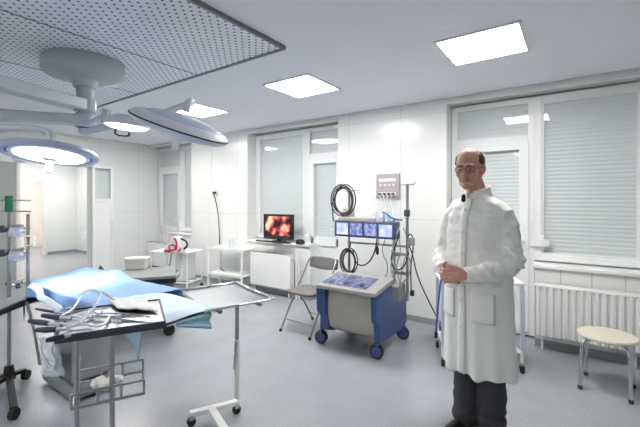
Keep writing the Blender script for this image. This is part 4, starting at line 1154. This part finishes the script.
for v, nv in zip(me.vertices, nrm):
    x, y, z = v.co; d = 0
    arm_ = abs(x) > .20 or y < -.185
    if z < 1.0 and not arm_ or z < .98:
        th = math.atan2(y, x); w = min(1, (1.02-z)/.6)
        d += (.011*math.sin(6*th+1.3+z*.8)+.007*math.sin(11*th+z*2.0))*w
    if z > .98:
        d += .010*noise.noise(Vector((x*9+3, y*9, z*16)))+.007*noise.noise(Vector((x*22, y*22, z*30+5)))
        if arm_: d += .006*math.sin((z*1.0+abs(x)*.9+y*.3)*95+4*noise.noise(v.co*7))*max(0, 1-abs(z-1.12)/.16)
    d += .004*noise.noise(v.co*12)
    v.co += nv*d
co = link('lab_coat', me, 'coat', pr)
# collar, placket, buttons, pocket, cuffs
def ringpt(z):
    for (z0, cx0, cy0, a0, b0), (z1, cx1, cy1, a1, b1) in zip(rings, rings[1:]):
        if z0 <= z <= z1:
            k = (z-z0)/(z1-z0); return cy0+(cy1-cy0)*k, a0+(a1-a0)*k, b0+(b1-b0)*k
    return rings[-1][2:]
b = MB()
def collar(s, w):
    a = -PI/2+.22+s*(2*PI-.44)
    rx, ry = .074+.010*w, .080+.008*w
    return Vector((rx*math.cos(a), ry*math.sin(a)-.005-.03*(1-w)*0, 1.582-.055*w-.028*(math.sin(a)*-.5+.5)**2*1.0+.018*(math.sin(a)*.5+.5)))
b.grid(collar, 40, 5); b.build('collar', 'coat', co, thick=.006, subd=1)
b = MB()
def plk(s, w):
    z = .43+1.08*w; cy, a, bb = ringpt(min(z, 1.54)); x = -.022+.044*s
    return Vector((x-.004, cy-bb-.009-.003*math.sin(w*30), z))
b.grid(plk, 3, 50); b.build('placket', 'coat', co, thick=.006)
for z in (1.44, 1.30, 1.17, .88, .72):
    cy, a, bb = ringpt(z); MB().cyl((-.004, cy-bb-.014, z), (-.004, cy-bb-.0205, z), .010, n=14).build('button', 'white', co)
for s, z0, z1, xa, xb in ((1, .76, .94, .06, .175), (-1, .76, .94, .06, .175)):
    b = MB()
    def pk(u, w, s=s, z0=z0, z1=z1, xa=xa, xb=xb):
        z = z0+(z1-z0)*w; cy, a, bb = ringpt(z); x = xa+(xb-xa)*u
        q = max(.0, 1-(x/a)**(2/.88)); y = cy-bb*(q**.44)
        return Vector((s*x, y-.009, z))
    b.grid(pk, 10, 10); b.build('pocket', 'coat', co, thick=.006)
for a, c, r in (((.105, -.218, 1.060), (.078, -.243, 1.056), .041), ((-.13, -.187, 1.064), (-.105, -.210, 1.060), .041)):
    bb = MB().cyl(a, c, r+.006, r+.004, 24); bb.build('cuff', 'coat', co, bevel=.004)
mb = MB().limb([(-.030, -.112, 1.525, .012), (-.028, -.118, 1.500, .014)], 14)
mc = mb.build('lapel_microphone', 'black', pr); mc['label'] = 'black clip-on microphone at the collar'
# trousers
b = MB()
b.ball((0, .01, .93), (.165, .12, .13), 20)
b.limb([(.076, .01, .9, .098), (.080, .0, .52, .082), (.083, .02, .30, .079), (.083, .015, .085, .086)], 20)
b.limb([(-.076, .01, .9, .098), (-.080, -.01, .52, .082), (-.083, .0, .30, .079), (-.083, -.01, .085, .086)], 20)
me = fuse(b, .008, 3)
nrm = [v.normal.copy() for v in me.vertices]
for v, nv in zip(me.vertices, nrm):
    x, y, z = v.co
    d = .006*math.sin(z*70+3*noise.noise(v.co*8))*max(0, 1-abs(z-.14)/.18)+.008*noise.noise(Vector((x*14, y*14, z*9)))
    v.co += nv*d
    if v.co.z < .035: v.co.z = .035
link('trousers', me, 'trouser', pr)
for s, oy in ((1, .02), (-1, -.01)):
    b = MB(); ax = s*.083
    secs = [(.10, .030, .02), (.08, .042, .10), (.02, .044, .10), (-.05, .046, .075), (-.12, .052, .055), (-.19, .046, .042), (-.225, .022, .03)]
    vs = []; k = 18
    for y, w, h in secs:
        for i in range(k):
            t = 2*PI*i/k; zz = math.sin(t)
            vs.append((ax+s*.02*(-y)*1.5+w*math.cos(t), y+oy, max(0.0, .012+(h if zz > 0 else .012)*zz)))
    fs = [(j*k+i, j*k+(i+1) % k, (j+1)*k+(i+1) % k, (j+1)*k+i) for j in range(len(secs)-1) for i in range(k)]+[tuple(range(k)), tuple((len(secs)-1)*k+i for i in range(k))]
    b._new(vs, fs); b.build('shoe', 'leather', pr, subd=1)

# ================================================================ LIGHT AND CAMERA
ld_ = bpy.data.lights.new('surgical_beam', 'SPOT'); ld_.energy = 130; ld_.spot_size = math.radians(34); ld_.spot_blend = .5; ld_.shadow_soft_size = .2
lo = bpy.data.objects.new('surgical_beam', ld_); COL.objects.link(lo)
lo.location = L1+dn1*.06; lo.rotation_euler = (Vector((-3.08, 1.26, .88))-lo.location).to_track_quat('-Z', 'Y').to_euler()
w = bpy.data.worlds.new('World'); scene.world = w; w.use_nodes = True
w.node_tree.nodes['Background'].inputs[0].default_value = (.6, .7, .9, 1); w.node_tree.nodes['Background'].inputs[1].default_value = .3
cam = bpy.data.cameras.new('camera'); cam.sensor_width = 36; cam.lens = F/640*36; cam.shift_y = -13.5/640; cam.clip_start = .05
cobj = bpy.data.objects.new('camera', cam); COL.objects.link(cobj)
cobj.location = (0, 0, EYE); cobj.rotation_euler = (PI/2, 0, math.radians(35)); scene.camera = cobj
vs_ = scene.view_settings
vs_.view_transform = 'Standard'; vs_.look = 'None'; vs_.exposure = 1.05; vs_.gamma = 1; vs_.use_curve_mapping = False
scene.cycles.max_bounces = 10; scene.cycles.diffuse_bounces = 6; scene.cycles.transparent_max_bounces = 12
scene.cycles.use_denoising = True; scene.cycles.caustics_reflective = False; scene.cycles.caustics_refractive = False
